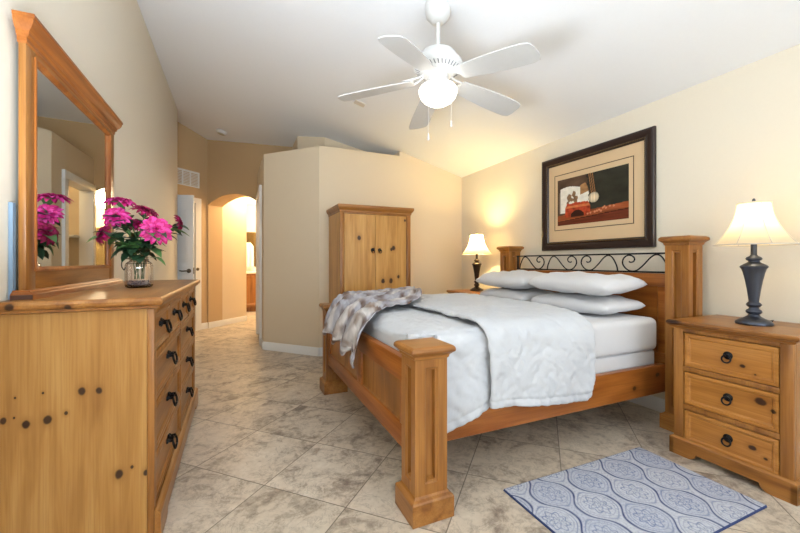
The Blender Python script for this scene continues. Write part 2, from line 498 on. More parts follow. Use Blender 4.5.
# ------------------------------------------------------------------ white door, open, with lever handle
dr = thing('door_1', (TV(1.0, 0, 0).x + .02, TV(1.0, 0, 0).y + .0, .01), 'white interior door standing half open at the back left, with a dark lever handle', 'door', rz=R(-22))
dr['kind'] = 'structure'
b = MB(); b.box(0, -.0175, 0, .62, .0175, 2.035, .002)
leaf = b.build('door_leaf', M['door'], dr)
b = MB()
for z0, z1 in ((.2, .9), (1.05, 1.85)):
    for sgn in (-1, 1):
        b.nested((.07 if sgn < 0 else .55, sgn * .0178, z0), (1 if sgn < 0 else -1, 0, 0), (0, 0, 1), (0, sgn, 0),
                 [(0, .48, 0, z1 - z0, 0), (.02, .46, .02, z1 - z0 - .02, .006), (.04, .44, .04, z1 - z0 - .04, .001)])
b.build('door_moulding', M['door'], leaf, recalc=False)
b = MB()
Mx = Matrix.Translation((.565, -.0175, .965)) @ Matrix.Rotation(R(90), 4, 'X')
b.lathe([(.03, 0), (.03, .006), (.024, .01), (.01, .012), (.01, .045)], M=Mx, seg=20)
b.tube(catmull([(.565, -.06, .965), (.54, -.064, .966), (.49, -.062, .963), (.455, -.056, .968)], 5), .009, 8)
b.build('lever_handle', M['nickel'], dr)
b = MB(); b.box(.619, -.012, .92, .6215, .012, 1.01); b.build('latch_plate', M['nickel'], dr)
b = MB(); p = TV(.245, .985, -.02); b.lathe([(.026, 0), (.024, .008), (.012, .012)], M=Matrix.Translation(TV(.20, .985, -.018)) @ Matrix.Rotation(R(-45), 4, 'Z') @ Matrix.Rotation(R(90), 4, 'Y'), seg=16)
tag(b.build('strike_knob', M['nickel']), 'small round metal catch on the white casing beside the open door', 'door hardware')

# ------------------------------------------------------------------ wall vent, smoke detector, ceiling plate
vg = thing('wall_vent', TV(.39, 2.41, 0), 'white louvered return air vent high on the tan wall above the open door', 'vent', rz=0)
def TVl(s_, z, d): return TV(s_, z, d)
off = vg.location.copy()
b = MB()
for a0, a1, z0, z1 in ((.16, .62, 2.29, 2.31), (.16, .62, 2.52, 2.54), (.16, .185, 2.31, 2.52), (.595, .62, 2.31, 2.52), (.315, .33, 2.31, 2.52), (.45, .465, 2.31, 2.52)):
    b.prism([(a0, z0), (a1, z0), (a1, z1), (a0, z1)], TVl, -.001, -.012)
b.build('vent_frame', M['trim'], vg, off=off)
b = MB()
for k in range(9):
    z = 2.318 + k * .0235
    A_ = [TVl(.18, z, -.009), TVl(.60, z, -.009), TVl(.60, z + .014, -.002), TVl(.18, z + .014, -.002)]
    A2 = [p + Vector((0, 0, .002)) for p in A_]
    a_ = [b.v(p) for p in A_]; c_ = [b.v(p) for p in A2]
    b.face(a_); b.face(c_[::-1])
    for i in range(4): b.face([a_[i], a_[(i + 1) % 4], c_[(i + 1) % 4], c_[i]])
b.build('louvers', M['trim'], vg, off=off)
nrm = Vector((-.272, -.0, -1)).normalized()
def ceil_mat(x, y):
    zdir = Vector((-.272, -.012, -1)).normalized(); xd = Vector((1, 0, -.272)).normalized(); yd = zdir.cross(xd)
    Mx = Matrix((xd, yd, zdir)).transposed().to_4x4(); Mx.translation = Vector((x, y, ceil_z(x, y)))
    return Mx
sd = thing('smoke_detector', (-.2, 6.2, ceil_z(-.2, 6.2)), 'round white smoke detector on the ceiling in front of the arched wall', 'smoke detector')
b = MB(); b.lathe([(.075, 0), (.078, .012), (.074, .02), (.062, .036), (.055, .04)], M=ceil_mat(-.2, 6.2), seg=28)
b.build('detector_housing', M['fan'], sd, off=sd.location)
b = MB(); b.lathe([(.05, .0401), (.05, .043), (.02, .044)], M=ceil_mat(-.2, 6.2), seg=28)
b.build('detector_grille', plain('pale_grey_plastic', '#b9b39f', .5), sd, off=sd.location)
b = MB(); t = bmesh.new(); bmesh.ops.create_cube(t, size=1)
for v_ in t.verts: v_.co = (v_.co.x * .11, v_.co.y * .075, v_.co.z * .012 + .006)
bmesh.ops.bevel(t, geom=t.edges[:], offset=.003, segments=2, affect='EDGES'); b.absorb(t, ceil_mat(1.16, 3.64))
tag(b.build('ceiling_plate', plain('cream_plate', '#d8cfc2', .6)), 'small cream cover plate on the ceiling beyond the tip of the left fan blade', 'ceiling plate')

# ------------------------------------------------------------------ hardware builders
def ring_pull(parent, x, y, z, rad=.024, plate=.022, mat=None):
    mat = mat or M['iron']
    b = MB()
    b.lathe([(plate, 0), (plate, .003), (plate * .8, .006), (plate * .42, .009), (plate * .42, .016), (plate * .2, .019)], M=Matrix.Translation((x, y, z)) @ Matrix.Rotation(R(90), 4, 'X'), seg=20)
    pts = []
    for k in range(24):
        a = 2 * PI * k / 24
        pts.append((x + rad * math.sin(a), y - .015 - .008 * (1 - math.cos(a)) / 2, z - rad * .85 + rad * math.cos(a)))
    b.tube(pts, .0042, 8, closed=True)
    return b.build('handle', mat, parent, angle=50)
def bail_pull(parent, x, y, z):
    """upright rosette with a scrolled hanging bail"""
    b = MB()
    for dz in (.0,):
        b.lathe([(.02, 0), (.021, .003), (.016, .007), (.008, .01), (.008, .02), (.011, .024), (.004, .028)], M=Matrix.Translation((x, y, z)) @ Matrix.Rotation(R(90), 4, 'X'), seg=16)
    for sx in (-1, 1):
        b.lathe([(.012, 0), (.012, .004), (.006, .009), (.006, .024), (.009, .027), (.003, .03)], M=Matrix.Translation((x + sx * .034, y, z)) @ Matrix.Rotation(R(90), 4, 'X'), seg=12)
        b.tube([(x, y - .003, z), (x + sx * .034, y - .003, z)], .006, 6)
    pts = catmull([(x - .034, y - .026, z), (x - .042, y - .032, z - .022), (x - .026, y - .036, z - .042), (x, y - .037, z - .036), (x + .026, y - .036, z - .042), (x + .042, y - .032, z - .022), (x + .034, y - .026, z)], 5)
    b.tube(pts, .0052, 8)
    return b.build('handle', M['iron'], parent, angle=50)
def drawer(parent, x0, x1, z0, z1, yf, mat, inset=.028, d=.02):
    b = MB(); w, h = x1 - x0, z1 - z0
    b.nested((x0, yf, z0), (1, 0, 0), (0, 0, 1), (0, -1, 0),
             [(0, w, 0, h, -d), (0, w, 0, h, -.003), (.003, w - .003, .003, h - .003, 0), (inset * .55, w - inset * .55, inset * .55, h - inset * .55, 0),
              (inset * .62, w - inset * .62, inset * .62, h - inset * .62, -.003), (inset * .85, w - inset * .85, inset * .85, h - inset * .85, -.004),
              (inset * 1.1, w - inset * 1.1, inset * 1.1, h - inset * 1.1, -.010)])
    return b.build('drawer', mat, parent, recalc=False, angle=30)
def base_outline(w, h, foot=.10, low=.04):
    """front view of a bracket base: two feet and a raised skirt between"""
    p = [(-w, 0), (-w + foot, 0)]
    for k in range(1, 8):
        a = k / 7 * PI / 2; p.append((-w + foot + .045 * math.sin(a) + .004, low * (1 - math.cos(a))))
    p += [(-x, z) for x, z in p[::-1]]
    return p + [(w, h), (-w, h)]
def bracket_base(b, w, y0, y1, h, foot, low, t=.022):
    b.prism(base_outline(w, h, foot, low), lambda a, z, d: (a, d, z), y0 + t, y0)
    hw = (y1 - y0) / 2; cy = (y0 + y1) / 2
    for sx in (-1, 1):
        x0 = sx * w - (t if sx > 0 else 0)
        pl = [(cy + a, z) for a, z in base_outline(hw, h, foot * .8, low)]
        b.prism(pl, lambda a, z, d: (d, a, z), x0, x0 + t)
    return b

# ------------------------------------------------------------------ long dresser on the left wall
ds = thing('dresser', (-.52, 2.50, 0), 'long honey pine dresser with ten drawers and black bail pulls along the left wall', 'dresser', rz=R(90))
LZ = tuple; 
endk = [((-.78, y, z), r) for y, z, r in ()]
# knots of the near end panel: (u across from front, z)
def endp(u, v):      # pixel on the near end plane -> local coordinates (measured)
    a = (u - 400) / 369.54; s_, c_ = math.sin(R(23.88)), math.cos(R(23.88))
    d = Vector((a * c_ + s_, c_ - a * s_, (262 - v) / 369.54)); k = 1.72 / d.y
    X_, Z_ = d.x * k, 1.1 + d.z * k
    return (-.78, -(X_ + .52), Z_)
endk = [(endp(u, v), r * .8) for u, v, r in ((82, 391, .017), (99, 390.5, .015), (3, 421, .014), (26, 424.5, .017), (47.5, 420, .019), (66, 413, .009), (43, 393, .006), (14, 418, .005), (119, 474.5, .020), (132, 467, .008), (146, 473, .014), (15, 398, .005), (151, 368, .012))]
b = MB()
b.box(-.78, -.200, 0, .78, .225, .925)
carc = b.build('carcass', pine('z', *LIGHT, knots=tuple(endk), kn=.97), ds)
b = MB()   # face frame: stiles, rails
yf0, yf1 = -.225, -.200
for x0, x1 in ((-.78, -.735), (-.018, .018), (.735, .78)): b.box(x0, yf0, 0, x1, yf1 - .0003, .925, .003)
rows = [(.735, .895), (.53, .71), (.325, .505), (.115, .30)]
zs = [(.895, .925), (.71, .735), (.505, .53), (.30, .325), (.05, .115)]
for z0, z1 in zs: b.box(-.735, yf0 + .001, z0, .735, yf1 - .0003, z1, .003)
for sx in (-1, 1): b.box(sx * .376 - .014, yf0 + .001, .735, sx * .376 + .014, yf1 - .0003, .895, .002)
b.build('face_frame', pine('z', *MID, kn=.9), ds)
cols4 = [(-.735, -.39), (-.362, -.018), (.018, .362), (.39, .735)]
for x0, x1 in cols4:
    d_ = drawer(ds, x0 + .003, x1 - .003, .738, .892, -.222, pine('x', *MID, kn=.9), .024)
    bail_pull(d_, (x0 + x1) / 2, -.222 + .010, .832)
for z0, z1 in rows[1:]:
    for x0, x1 in ((-.735, -.018), (.018, .735)):
        d_ = drawer(ds, x0 + .003, x1 - .003, z0 + .003, z1 - .003, -.222, pine('x', *MID, kn=.85), .03)
        bail_pull(d_, (x0 + x1) / 2, -.222 + .010, (z0 + z1) / 2 + .025)
b = MB(); b.prism(base_outline(.782, .105, .12, .035), lambda a, z, d: (a, d, z), -.2255, -.247)
b.stack(-.782, .782, -.247, -.2255, [(0, .1051), (-.002, .112), (-.008, .118), (-.016, .122)], (0, 0, 1, 0))
b.build('plinth', pine('x', *MID, kn=.9), ds)
b = MB()
b.stack(-.79, .79, -.232, .228, [(.0, .918), (.012, .922), (.012, .930), (.022, .934), (.026, .940), (.027, .950), (.024, .958), (.018, .963)], (1, 1, 1, 0))
tk = [((-.79 - .025, -(x + .52), .945), r) for x, r in ((-.716, .018), (-.60, .016))]
b.build('dresser_top', pine('x', *MID, knots=((-.82, .185, .943), .016) and tuple([((-.817, .185, .945), .017), ((-.817, .03, .936), .013)]), kn=.93), ds, angle=25)

# ------------------------------------------------------------------ dresser mirror
ZT = .963
mir = thing('dresser_mirror', (-.71, 2.335, ZT), 'tall pine framed mirror with a cornice standing on the dresser against the left wall', 'mirror')
o_ = mir.location.copy()
y0, y1, xb, xf = 1.80, 2.873, -.730, -.708
b = MB()
for a0, a1 in ((y0, y0 + .074), (y1 - .085, y1)):
    b = MB(); b.box(xb, a0, ZT + .03, xf, a1, 1.91, .003)
    b.build('side_rail', pine('z', *MID, kn=.93), mir, off=o_)
b = MB(); b.box(xb, y0 + .074, ZT + .03, xf - .001, y1 - .085, 1.068, .003); b.build('bottom_rail', pine('y', *MID, kn=.93), mir, off=o_)
b = MB(); b.box(xb, y0 + .074, 1.875, xf - .001, y1 - .085, 1.93, .003); b.build('top_rail', pine('y', *MID, kn=.93), mir, off=o_)
b = MB()   # inner moulding round the glass
ya, yb_, za, zb = y0 + .062, y1 - .078, 1.064, 1.887
for (r0, r1) in (((0, .006), (.022, -.004)),):
    b.nested((xf, ya, za), (0, 1, 0), (0, 0, 1), (1, 0, 0), [(0, yb_ - ya, 0, zb - za, -.002), (0, yb_ - ya, 0, zb - za, .006), (.008, yb_ - ya - .008, .008, zb - za - .008, .006), (.018, yb_ - ya - .018, .018, zb - za - .018, -.006), (.018, yb_ - ya - .018, .018, zb - za - .018, -.012)], cap=False)
b.build('inner_moulding', pine('z', *RED, kn=.97), mir, off=o_, recalc=False, angle=25)
b = MB(); b.box(-.728, ya + .01, za + .01, -.718, yb_ - .01, zb - .01); b.build('mirror_glass', M['glassmirror'], mir, off=o_)
b = MB(); b.box(-.735, y0 + .02, ZT + .1, -.7305, y1 - .02, 1.90); b.build('backing', M['black'], mir, off=o_)
b = MB()
b.stack(-.732, xf, y0, y1, [(.0, 1.905), (.004, 1.91), (.004, 1.925), (.012, 1.932), (.014, 1.945), (.024, 1.955), (.032, 1.972), (.034, 1.985), (.038, 1.988), (.038, 1.999), (.032, 2.003)], (0, 1, 1, 1))
b.build('cornice', pine('y', *RED, kn=.8), mir, off=o_, angle=25)
b = MB()
b.stack(-.735, xf + .02, y0 - .025, y1 + .025, [(.016, ZT), (.016, ZT + .018), (.012, ZT + .024), (.004, ZT + .028), (0, ZT + .034)], (0, 1, 1, 1))
bs = b.build('base_strip', pine('y', *RED, kn=.8), mir, off=o_, angle=25)
b = MB(); b.box(-.7335, y0 - .0425, ZT + .001, xf + .035, y0 - .0405, ZT + .018)
tag(b.build('end_grain', plain('dark_end_grain', '#4a2a1a', .5, 0, 60, .2), bs, off=o_), 'dark stained end of the base strip')
b = MB(); b.box(-.748, 1.78, ZT + .001, -.736, 1.80, 1.315); 
tag(b.build('support_brace', M['brace'], mir, off=o_), 'blue grey support strip behind the frame')

# ------------------------------------------------------------------ jar of flowers
JX, JY = -.481, 2.40
jar = thing('glass_jar', (JX, JY, ZT), 'faceted clear glass jar with a wire bail holding pink flowers on the dresser', 'jar')
b = MB()
outer = [(.052, .0), (.060, .004), (.064, .014), (.064, .118), (.060, .130), (.045, .142), (.040, .150), (.040, .172), (.043, .176)]
inner = [(.040, .176), (.037, .170), (.037, .150), (.042, .138), (.056, .127), (.0605, .116), (.0605, .016), (.055, .008)]
b.lathe(outer + inner, seg=16, cap0=True, cap1=True)
b.build('jar_body', M['jar'], jar, angle=15, recalc=True)
b = MB()
for zz in (.150, .160): b.tube([(.042 * math.cos(2 * PI * k / 24), .042 * math.sin(2 * PI * k / 24), zz) for k in range(24)], .0022, 6, closed=True)
hp = Vector((-.62, -.78, 0)).normalized() if False else Vector((-.80, -.60, 0))
b.tube(catmull([hp * .042 + Vector((0, 0, .156)), hp * .075 + Vector((0, 0, .150)), hp * .083 + Vector((0, 0, .118)), hp * .072 + Vector((0, 0, .095)), hp * .066 + Vector((0, 0, .110))], 6), .003, 6)
hp2 = Vector((.62, -.78, 0))
b.tube(catmull([hp2 * .042 + Vector((0, 0, .156)), hp2 * .060 + Vector((0, 0, .148)), hp2 * .066 + Vector((0, 0, .125)), hp2 * .066 + Vector((0, 0, .112))], 6), .003, 6)
b.build('wire_bail', M['nickel'], jar)
b = MB()
rs = random.Random(3)
for k in range(130):
    a = rs.uniform(0, 2 * PI); r_ = .05 * math.sqrt(rs.random()); z_ = .0145 + .022 * rs.random()
    t = bmesh.new(); bmesh.ops.create_icosphere(t, subdivisions=1, radius=1)
    sc_ = rs.uniform(.0045, .0062)
    Mx = Matrix.Translation((JX + r_ * math.cos(a), JY + r_ * math.sin(a), ZT + z_)) @ Matrix.Rotation(rs.uniform(0, 6), 4, 'Z') @ Matrix.Diagonal((sc_, sc_ * .8, sc_ * .65, 1))
    b.mi = rs.choice((0, 0, 1)); b.absorb(t, Mx)
tag(b.build('pebbles', [plain('grey_pebble', '#7b7482', .5), plain('pale_pebble', '#b9b0b5', .5)]), 'small grey and mauve pebbles filling the bottom of the flower jar', 'pebbles', kind='stuff')

MAG = [plain('magenta_petal', '#c41070', .6), plain('pink_petal', '#df3f9a', .6), plain('crimson_petal', '#8f0a40', .6), plain('gold_flower_centre', '#a5672a', .7)]
LEAF = [plain('dark_green_leaf', '#2c4a31', .45, 0, 30, .2), plain('fresh_green_leaf', '#5d8a4e', .45, 0, 30, .2)]
STEM = plain('green_stem', '#4d6b3a', .5)
def basis(n):
    n = Vector(n).normalized(); u = n.orthogonal().normalized(); return Matrix((u, n.cross(u), n)).transposed()
def petal(b, Bm, c, ang, tilt, L, w, mi, curl=.25):
    b.mi = mi
    rows_ = []
    for k, f in enumerate((0, .3, .6, .85, 1.0)):
        ww = w * (.35, .8, 1.0, .75, .12)[k]
        a2 = tilt - curl * f * f * 1.4
        rad = L * f * math.cos(a2); hh = L * f * math.sin(a2)
        pr = []
        for sgn in (-1, 0, 1):
            lx, ly, lz = rad, sgn * ww / 2, hh + (abs(sgn) * ww * .22)
            x_, y_ = lx * math.cos(ang) - ly * math.sin(ang), lx * math.sin(ang) + ly * math.cos(ang)
            pr.append(b.v(c + Bm @ Vector((x_, y_, lz))))
        rows_.append(pr)
    for k in range(4):
        for j in range(2): b.face([rows_[k][j], rows_[k][j + 1], rows_[k + 1][j + 1], rows_[k + 1][j]])
def leafblade(b, base, dirv, up, L, w, mi):
    b.mi = mi; dirv = Vector(dirv).normalized(); side = dirv.cross(Vector(up)).normalized(); upv = side.cross(dirv)
    rows_ = []
    for f, ww in ((0, .06), (.15, .5), (.35, .95), (.55, 1.0), (.8, .6), (1.0, .03)):
        c = Vector(base) + dirv * L * f + upv * (.10 * L * math.sin(PI * f) - .22 * L * f * f)
        rows_.append([b.v(c - side * w * ww / 2 + upv * w * ww * .16), b.v(c), b.v(c + side * w * ww / 2 + upv * w * ww * .16)])
    for k in range(5):
        for j in range(2): b.face([rows_[k][j], rows_[k][j + 1], rows_[k + 1][j + 1], rows_[k + 1][j]])
def at_depth(u, v, dep):
    s_, c_ = math.sin(R(23.88)), math.cos(R(23.88)); xc = (u - 400) / 369.54 * dep
    return Vector((xc * c_ + dep * s_, dep * c_ - xc * s_, 1.1 + (262 - v) / 369.54 * dep))
tocam = (Vector((0, 0, 1.1)) - Vector((JX, JY, 1.3))).normalized()
sidev = Vector((tocam.y, -tocam.x, 0)).normalized()      # towards image left
flowers = [  # pixel u, v, depth, diameter, facing, label
    (120, 200, 2.00, .17, (0.1 * tocam + Vector((0, 0, 1))), 'pink flower seen edge-on at the top left of the jar bouquet'),
    (115.5, 215, 1.93, .14, (.75 * tocam + Vector((0, 0, .55)) + .15 * sidev), 'pink flower facing forward directly below the edge-on top left bloom'),
    (147, 209.5, 2.02, .15, (.25 * tocam + Vector((0, 0, .9)) - .35 * sidev), 'crimson pink flower tilted to the right at the top of the bouquet'),
    (157, 229, 1.94, .17, (1.0 * tocam + Vector((0, 0, .30)) - .1 * sidev), 'largest bright pink flower, facing forward above the jar neck'),
    (100, 233, 1.84, .125, (.35 * tocam + Vector((0, 0, .35)) + .9 * sidev), 'dark crimson flower hanging at the far left of the bouquet beside the mirror'),
    (181.5, 222, 2.04, .10, (.25 * tocam + Vector((0, 0, .3)) - 1.0 * sidev), 'small crimson flower facing away at the far right of the bouquet'),
    (135, 222, 2.04, .10, (.5 * tocam + Vector((0, 0, .6))), 'dark crimson bloom half hidden among leaves in the middle of the bouquet'),
]
rs = random.Random(11)
for i, (u, v_, dep, dia, face, lab) in enumerate(flowers):
    c = at_depth(u, v_, dep)
    fl = thing('flower', (JX, JY, ZT + .03), lab, 'flower', 'pink flowers in the glass jar')
    o2 = fl.location.copy(); n_ = Vector(face).normalized(); Bm = basis(n_)
    b = MB(); rad = dia / 2
    dark = i in (2, 4, 5, 6)
    for (np_, Lf, tilt, w, shade) in ((15, 1.0, .10, .34, 0), (14, .88, .30, .32, 1), (12, .72, .55, .30, 0), (10, .54, .85, .28, 1), (7, .36, 1.15, .24, 0), (5, .2, 1.4, .2, 2)):
        for k in range(np_):
            mi = (2 if (shade == 0 or k % 3) else 0) if dark else (shade if k % 4 else 1 - min(shade, 1))
            petal(b, Bm, c - n_ * .012, 2 * PI * (k + .5 * rs.random()) / np_ + Lf * 3, tilt + rs.uniform(-.08, .08), rad * Lf * rs.uniform(.92, 1.05), rad * w, mi)
    b.build('bloom', MAG, fl, off=o2, recalc=False, angle=60)
    b = MB(); a_ = 2 * PI * i / 7; bot = Vector((JX + .02 * math.cos(a_), JY + .02 * math.sin(a_), ZT + .045)); neck = Vector((JX + .022 * math.cos(a_ + .8), JY + .022 * math.sin(a_ + .8), ZT + .172))
    mid = (neck + c) / 2 + Vector((0, 0, .02)) + n_ * -.01
    pth = catmull([bot, neck, mid, c - n_ * .014], 8)
    b.tube(pth, .0026, 6); b.build('stem', STEM, fl, off=o2)
    b = MB()
    for k in range(12):
        p = pth[min(len(pth) - 4, 9 + int(k * 1.2))]
        dv = (p - Vector((JX, JY, p.z))); dv = dv.normalized() if dv.length > .004 else Vector((1, 0, 0))
        ang = rs.uniform(-1.5, 1.5); dv = Matrix.Rotation(ang, 3, 'Z') @ dv
        if dv.x < -.35: dv.x = -.35
        leafblade(b, p, dv + Vector((0, 0, rs.uniform(-.25, .45))), (0, 0, 1), rs.uniform(.08, .125), rs.uniform(.05, .07), 1 if rs.random() < .22 else 0)
    if i == 3:
        for (pu, pv, L_, w_, mi) in ((158, 247, .11, .035, 1),):
            st = Vector((JX, JY, ZT + .17)); en = at_depth(170, 262, 1.95); leafblade(b, st + (en - st) * .35, (en - st), (0, 0, 1), .11, .032, 1)
    if i == 1:
        for (uu, vv) in ((110, 240), (124, 244), (131, 238)):
            st = Vector((JX, JY, ZT + .18)); en = at_depth(uu, vv, 1.88); leafblade(b, st + (en - st) * .3, en - st, (0, 0, 1), .10, .06, 1)
    if i == 0:
        for (uu, vv) in ((133, 258), (150, 252), (140, 262), (122, 246)):
            st = Vector((JX, JY, ZT + .175)); en = at_depth(uu, vv, 1.88); leafblade(b, st + (en - st) * .2, en - st, (0, 0, 1), .09, .055, 0)
    b.build('leaves', LEAF, fl, off=o2, recalc=False, angle=60)

# ------------------------------------------------------------------ armoire
am = thing('armoire', (1.405, 4.06, 0), 'tall honey pine armoire with two plank doors against the back wall beyond the bed', 'armoire')
X0, X1, Y0, Y1 = -.41, .41, -.26, .255
b = MB(); b.box(X0, Y0 + .02, .06, X1, Y1, 1.635); b.build('carcass', pine('z', *ARM, kn=.93), am)
b = MB()
b.box(X0, Y0, .06, X0 + .045, Y0 + .0197, 1.635, .003); b.box(X1 - .05, Y0, .06, X1, Y0 + .0197, 1.635, .003)
for z0, z1 in ((1.617, 1.635), (.695, .752), (.36, .40), (.06, .12)): b.box(X0 + .045, Y0 + .001, z0, X1 - .05, Y0 + .0197, z1, .003)
b.build('face_frame', pine('z', *MID, kn=.93), am)
kL = [((-.20, Y0, 1.36), 0.025), ((-.035, Y0, 1.235), 0.019)]
kR = [((.20, Y0, 1.255), 0.026), ((.175, Y0, 1.24), 0.019), ((.075, Y0, .89), 0.026), ((.17, Y0, .89), 0.028), ((.26, Y0, .935), 0.019), ((.34, Y0, 1.57), 0.016)]
for x0, x1, kk, hx, gx in ((-.362, -.019, kL, -.048, 1), (-.015, .357, kR, .035, -1)):
    b = MB()
    n_ = 4
    for j in range(n_):
        a0 = x0 + (x1 - x0) * j / n_; a1 = x0 + (x1 - x0) * (j + 1) / n_
        b.box(a0, Y0 + .004, .757, a1, Y0 + .0195, 1.613, .0012, 1)
    dd = b.build('door', pine('z', *ARM, knots=tuple(kk), kn=.985), am)
    ring_pull(dd, hx, Y0 + .004, 1.232, .018, .02)
for z0, z1 in ((.405, .69), (.125, .355)):
    d_ = drawer(am, X0 + .05, X1 - .055, z0, z1, Y0 + .003, pine('x', *ARM, kn=.9), .03, .016)
    for sx in (-.2, .2): ring_pull(d_, sx, Y0 + .013, (z0 + z1) / 2 + .015)
b = MB(); b.stack(X0, X1, Y0, Y1, [(.0, 1.63), (.006, 1.634), (.006, 1.65), (.014, 1.66), (.024, 1.672), (.028, 1.682), (.030, 1.692), (.030, 1.706), (.026, 1.71)], (1, 1, 1, 0))
b.build('cornice', pine('x', *MID, kn=.85), am, angle=25)
b = MB(); bracket_base(b, .425, Y0 - .014, Y1, .10, .1, .03); b.build('plinth', pine('x', *MID, kn=.9), am)

# ------------------------------------------------------------------ bed frame
bed = thing('bed_frame', (1.70, 2.305, 0), 'large honey pine bed with square posts and a black iron scroll rail on its headboard', 'bed')
ob = bed.location.copy()
YN0, YN1, YF0, YF1 = 1.39, 1.53, 3.065, 3.205
def post(x0, x1, y0, y1, h, name, sideknot=()):
    b = MB(); zb, zt = .10, h - .06
    for O, U, wd, N in (((x0, y1, zb), (0, -1, 0), y1 - y0, (-1, 0, 0)), ((x0, y0, zb), (1, 0, 0), x1 - x0, (0, -1, 0)), ((x1, y0, zb), (0, 1, 0), y1 - y0, (1, 0, 0)), ((x1, y1, zb), (-1, 0, 0), x1 - x0, (0, 1, 0))):
        H_ = zt - zb; i = wd * .30
        b.nested(O, U, (0, 0, 1), N, [(0, wd, 0, H_, 0), (i, wd - i, .055, H_ - .035, 0), (i + .004, wd - i - .004, .06, H_ - .04, -.005), (i + .011, wd - i - .011, .068, H_ - .048, -.006), (i + .013, wd - i - .013, .073, H_ - .052, -.026)])
    po = b.build('bed_post', pine('z', *MID, kn=.88), bed, off=ob, recalc=False, angle=25)
    b = MB(); b.stack(x0, x1, y0, y1, [(.022, 0), (.022, .088), (.018, .096), (.006, .102), (.001, .110)]); b.build('post_plinth', pine('y', *MID, kn=.88), po, off=ob, angle=25)
    b = MB(); b.stack(x0, x1, y0, y1, [(.0, h - .062), (.006, h - .056), (.008, h - .045), (.018, h - .036), (.026, h - .03), (.028, h - .022), (.026, h - .012), (.020, h - .006), (.014, h - .003)]); b.build('post_cap', pine('x', *MID, kn=.9), po, off=ob, angle=25)
    return po
FX0, FX1, HX0, HX1 = .685, .84, 2.60, 2.75
post(FX0, FX1, YN0, YN1, .745, 'a'); post(FX0, FX1, YF0, YF1, .745, 'b')
post(HX0, HX1, YN0, YN1, 1.27, 'c'); post(HX0, HX1, YF0, YF1, 1.27, 'd')
# footboard: framed panels
b = MB(); ya, yb2 = YN1, YF0
b.box(.700, ya, .545, .745, yb2, .655, .005); b.box(.700, ya, .24, .745, yb2, .345, .005)
for c_ in (ya + .03, 2.22, yb2 - .03): b.box(.7015, c_ - .045 if c_ == 2.22 else c_ - .03, .345, .744, c_ + .045 if c_ == 2.22 else c_ + .03, .545, .003)
fb = b.build('footboard', pine('y', *RED, kn=.88), bed, off=ob)
for a0, a1 in ((ya + .06, 2.175), (2.265, yb2 - .06)):
    b = MB(); b.nested((.712, a1, .345), (0, -1, 0), (0, 0, 1), (-1, 0, 0), [(0, a1 - a0, 0, .2, 0), (.012, a1 - a0 - .012, .012, .188, -.008)]); 
    b.box(.7205, a0, .345, .735, a1, .545)
    b.build('footboard_panel', pine('z', *MID, kn=.85), fb, off=ob, recalc=False)
# headboard
b = MB()
HXa, HXb = 2.69, 2.735
b.box(HXa, YN1, .93, HXb, YF0, 1.02, .004); b.box(HXa, YN1, .35, HXb, YF0, .47, .004)
for c_ in (YN1 + .05, 2.305, YF0 - .05): b.box(HXa + .0012, c_ - .05, .47, HXb, c_ + .05, .93, .003)
hb = b.build('headboard', pine('y', *RED, kn=.9), bed, off=ob)
for a0, a1 in ((YN1 + .10, 2.255), (2.355, YF0 - .10)):
    b = MB(); w_ = a1 - a0
    b.nested((HXa + .016, a1, .47), (0, -1, 0), (0, 0, 1), (-1, 0, 0), [(0, w_, 0, .46, .012), (.008, w_ - .008, .008, .452, .006), (.02, w_ - .02, .02, .44, 0)])
    b.build('headboard_panel', pine('y', *RED, kn=.9), hb, off=ob, recalc=False)
# iron scroll rail
b = MB(); xi = 2.71
z0_, z1_ = 1.028, 1.167
b.box(xi - .008, YN1 - .002, z1_ - .012, xi + .008, YF0 + .002, z1_, .002); b.box(xi - .008, YN1, z0_ - .006, xi + .008, YF0, z0_ + .006, .002)
for yy in (YN1 + .012, YF0 - .012): b.box(xi - .007, yy - .007, z0_, xi + .007, yy + .007, z1_ - .01, .001)
S = [(0, 0), (.03, .35), (.13, .85), (.24, 1.0), (.36, .82), (.50, .40), (.64, .07), (.76, 0), (.88, .12), (.97, .45), (.95, .78), (.86, .97), (.76, .95), (.70, .78), (.72, .60), (.79, .54), (.82, .60)]
span = (YF0 - YN1 - .05) / 4
for k in range(4):
    y_far = YF0 - .03 - k * span
    pts = []
    for a, z_ in S:
        f = a if k < 2 else 1 - a
        pts.append((xi, y_far - f * (span - .03) - .01, z0_ + .004 + z_ * (z1_ - z0_ - .018)))
    b.tube(catmull(pts, 5), .0052, 8)
b.build('iron_scroll_rail', M['iron'], bed, off=ob, angle=50)
# side rails
for y0_, y1_ in ((1.535, 1.575), (3.035, 3.065)):
    b = MB(); b.box(FX1 - .01, y0_, .235, HX0 + .02, y1_, .42, .005)
    rk = tuple(((x - 1.70, y0_ - 2.305, z), r_) for x, z, r_ in ((1.20, .395, .02), (2.30, .30, .016), (2.53, .36, .018), (1.45, .41, .012))) if y0_ < 2 else ()
    b.build('side_rail', pine('x', *RED, knots=rk, kn=.95), bed, off=ob)
b = MB(); b.box(.86, 1.578, .385, 2.58, 3.032, .402)
b.build('bed_base', pine('y', *LIGHT), bed, off=ob)

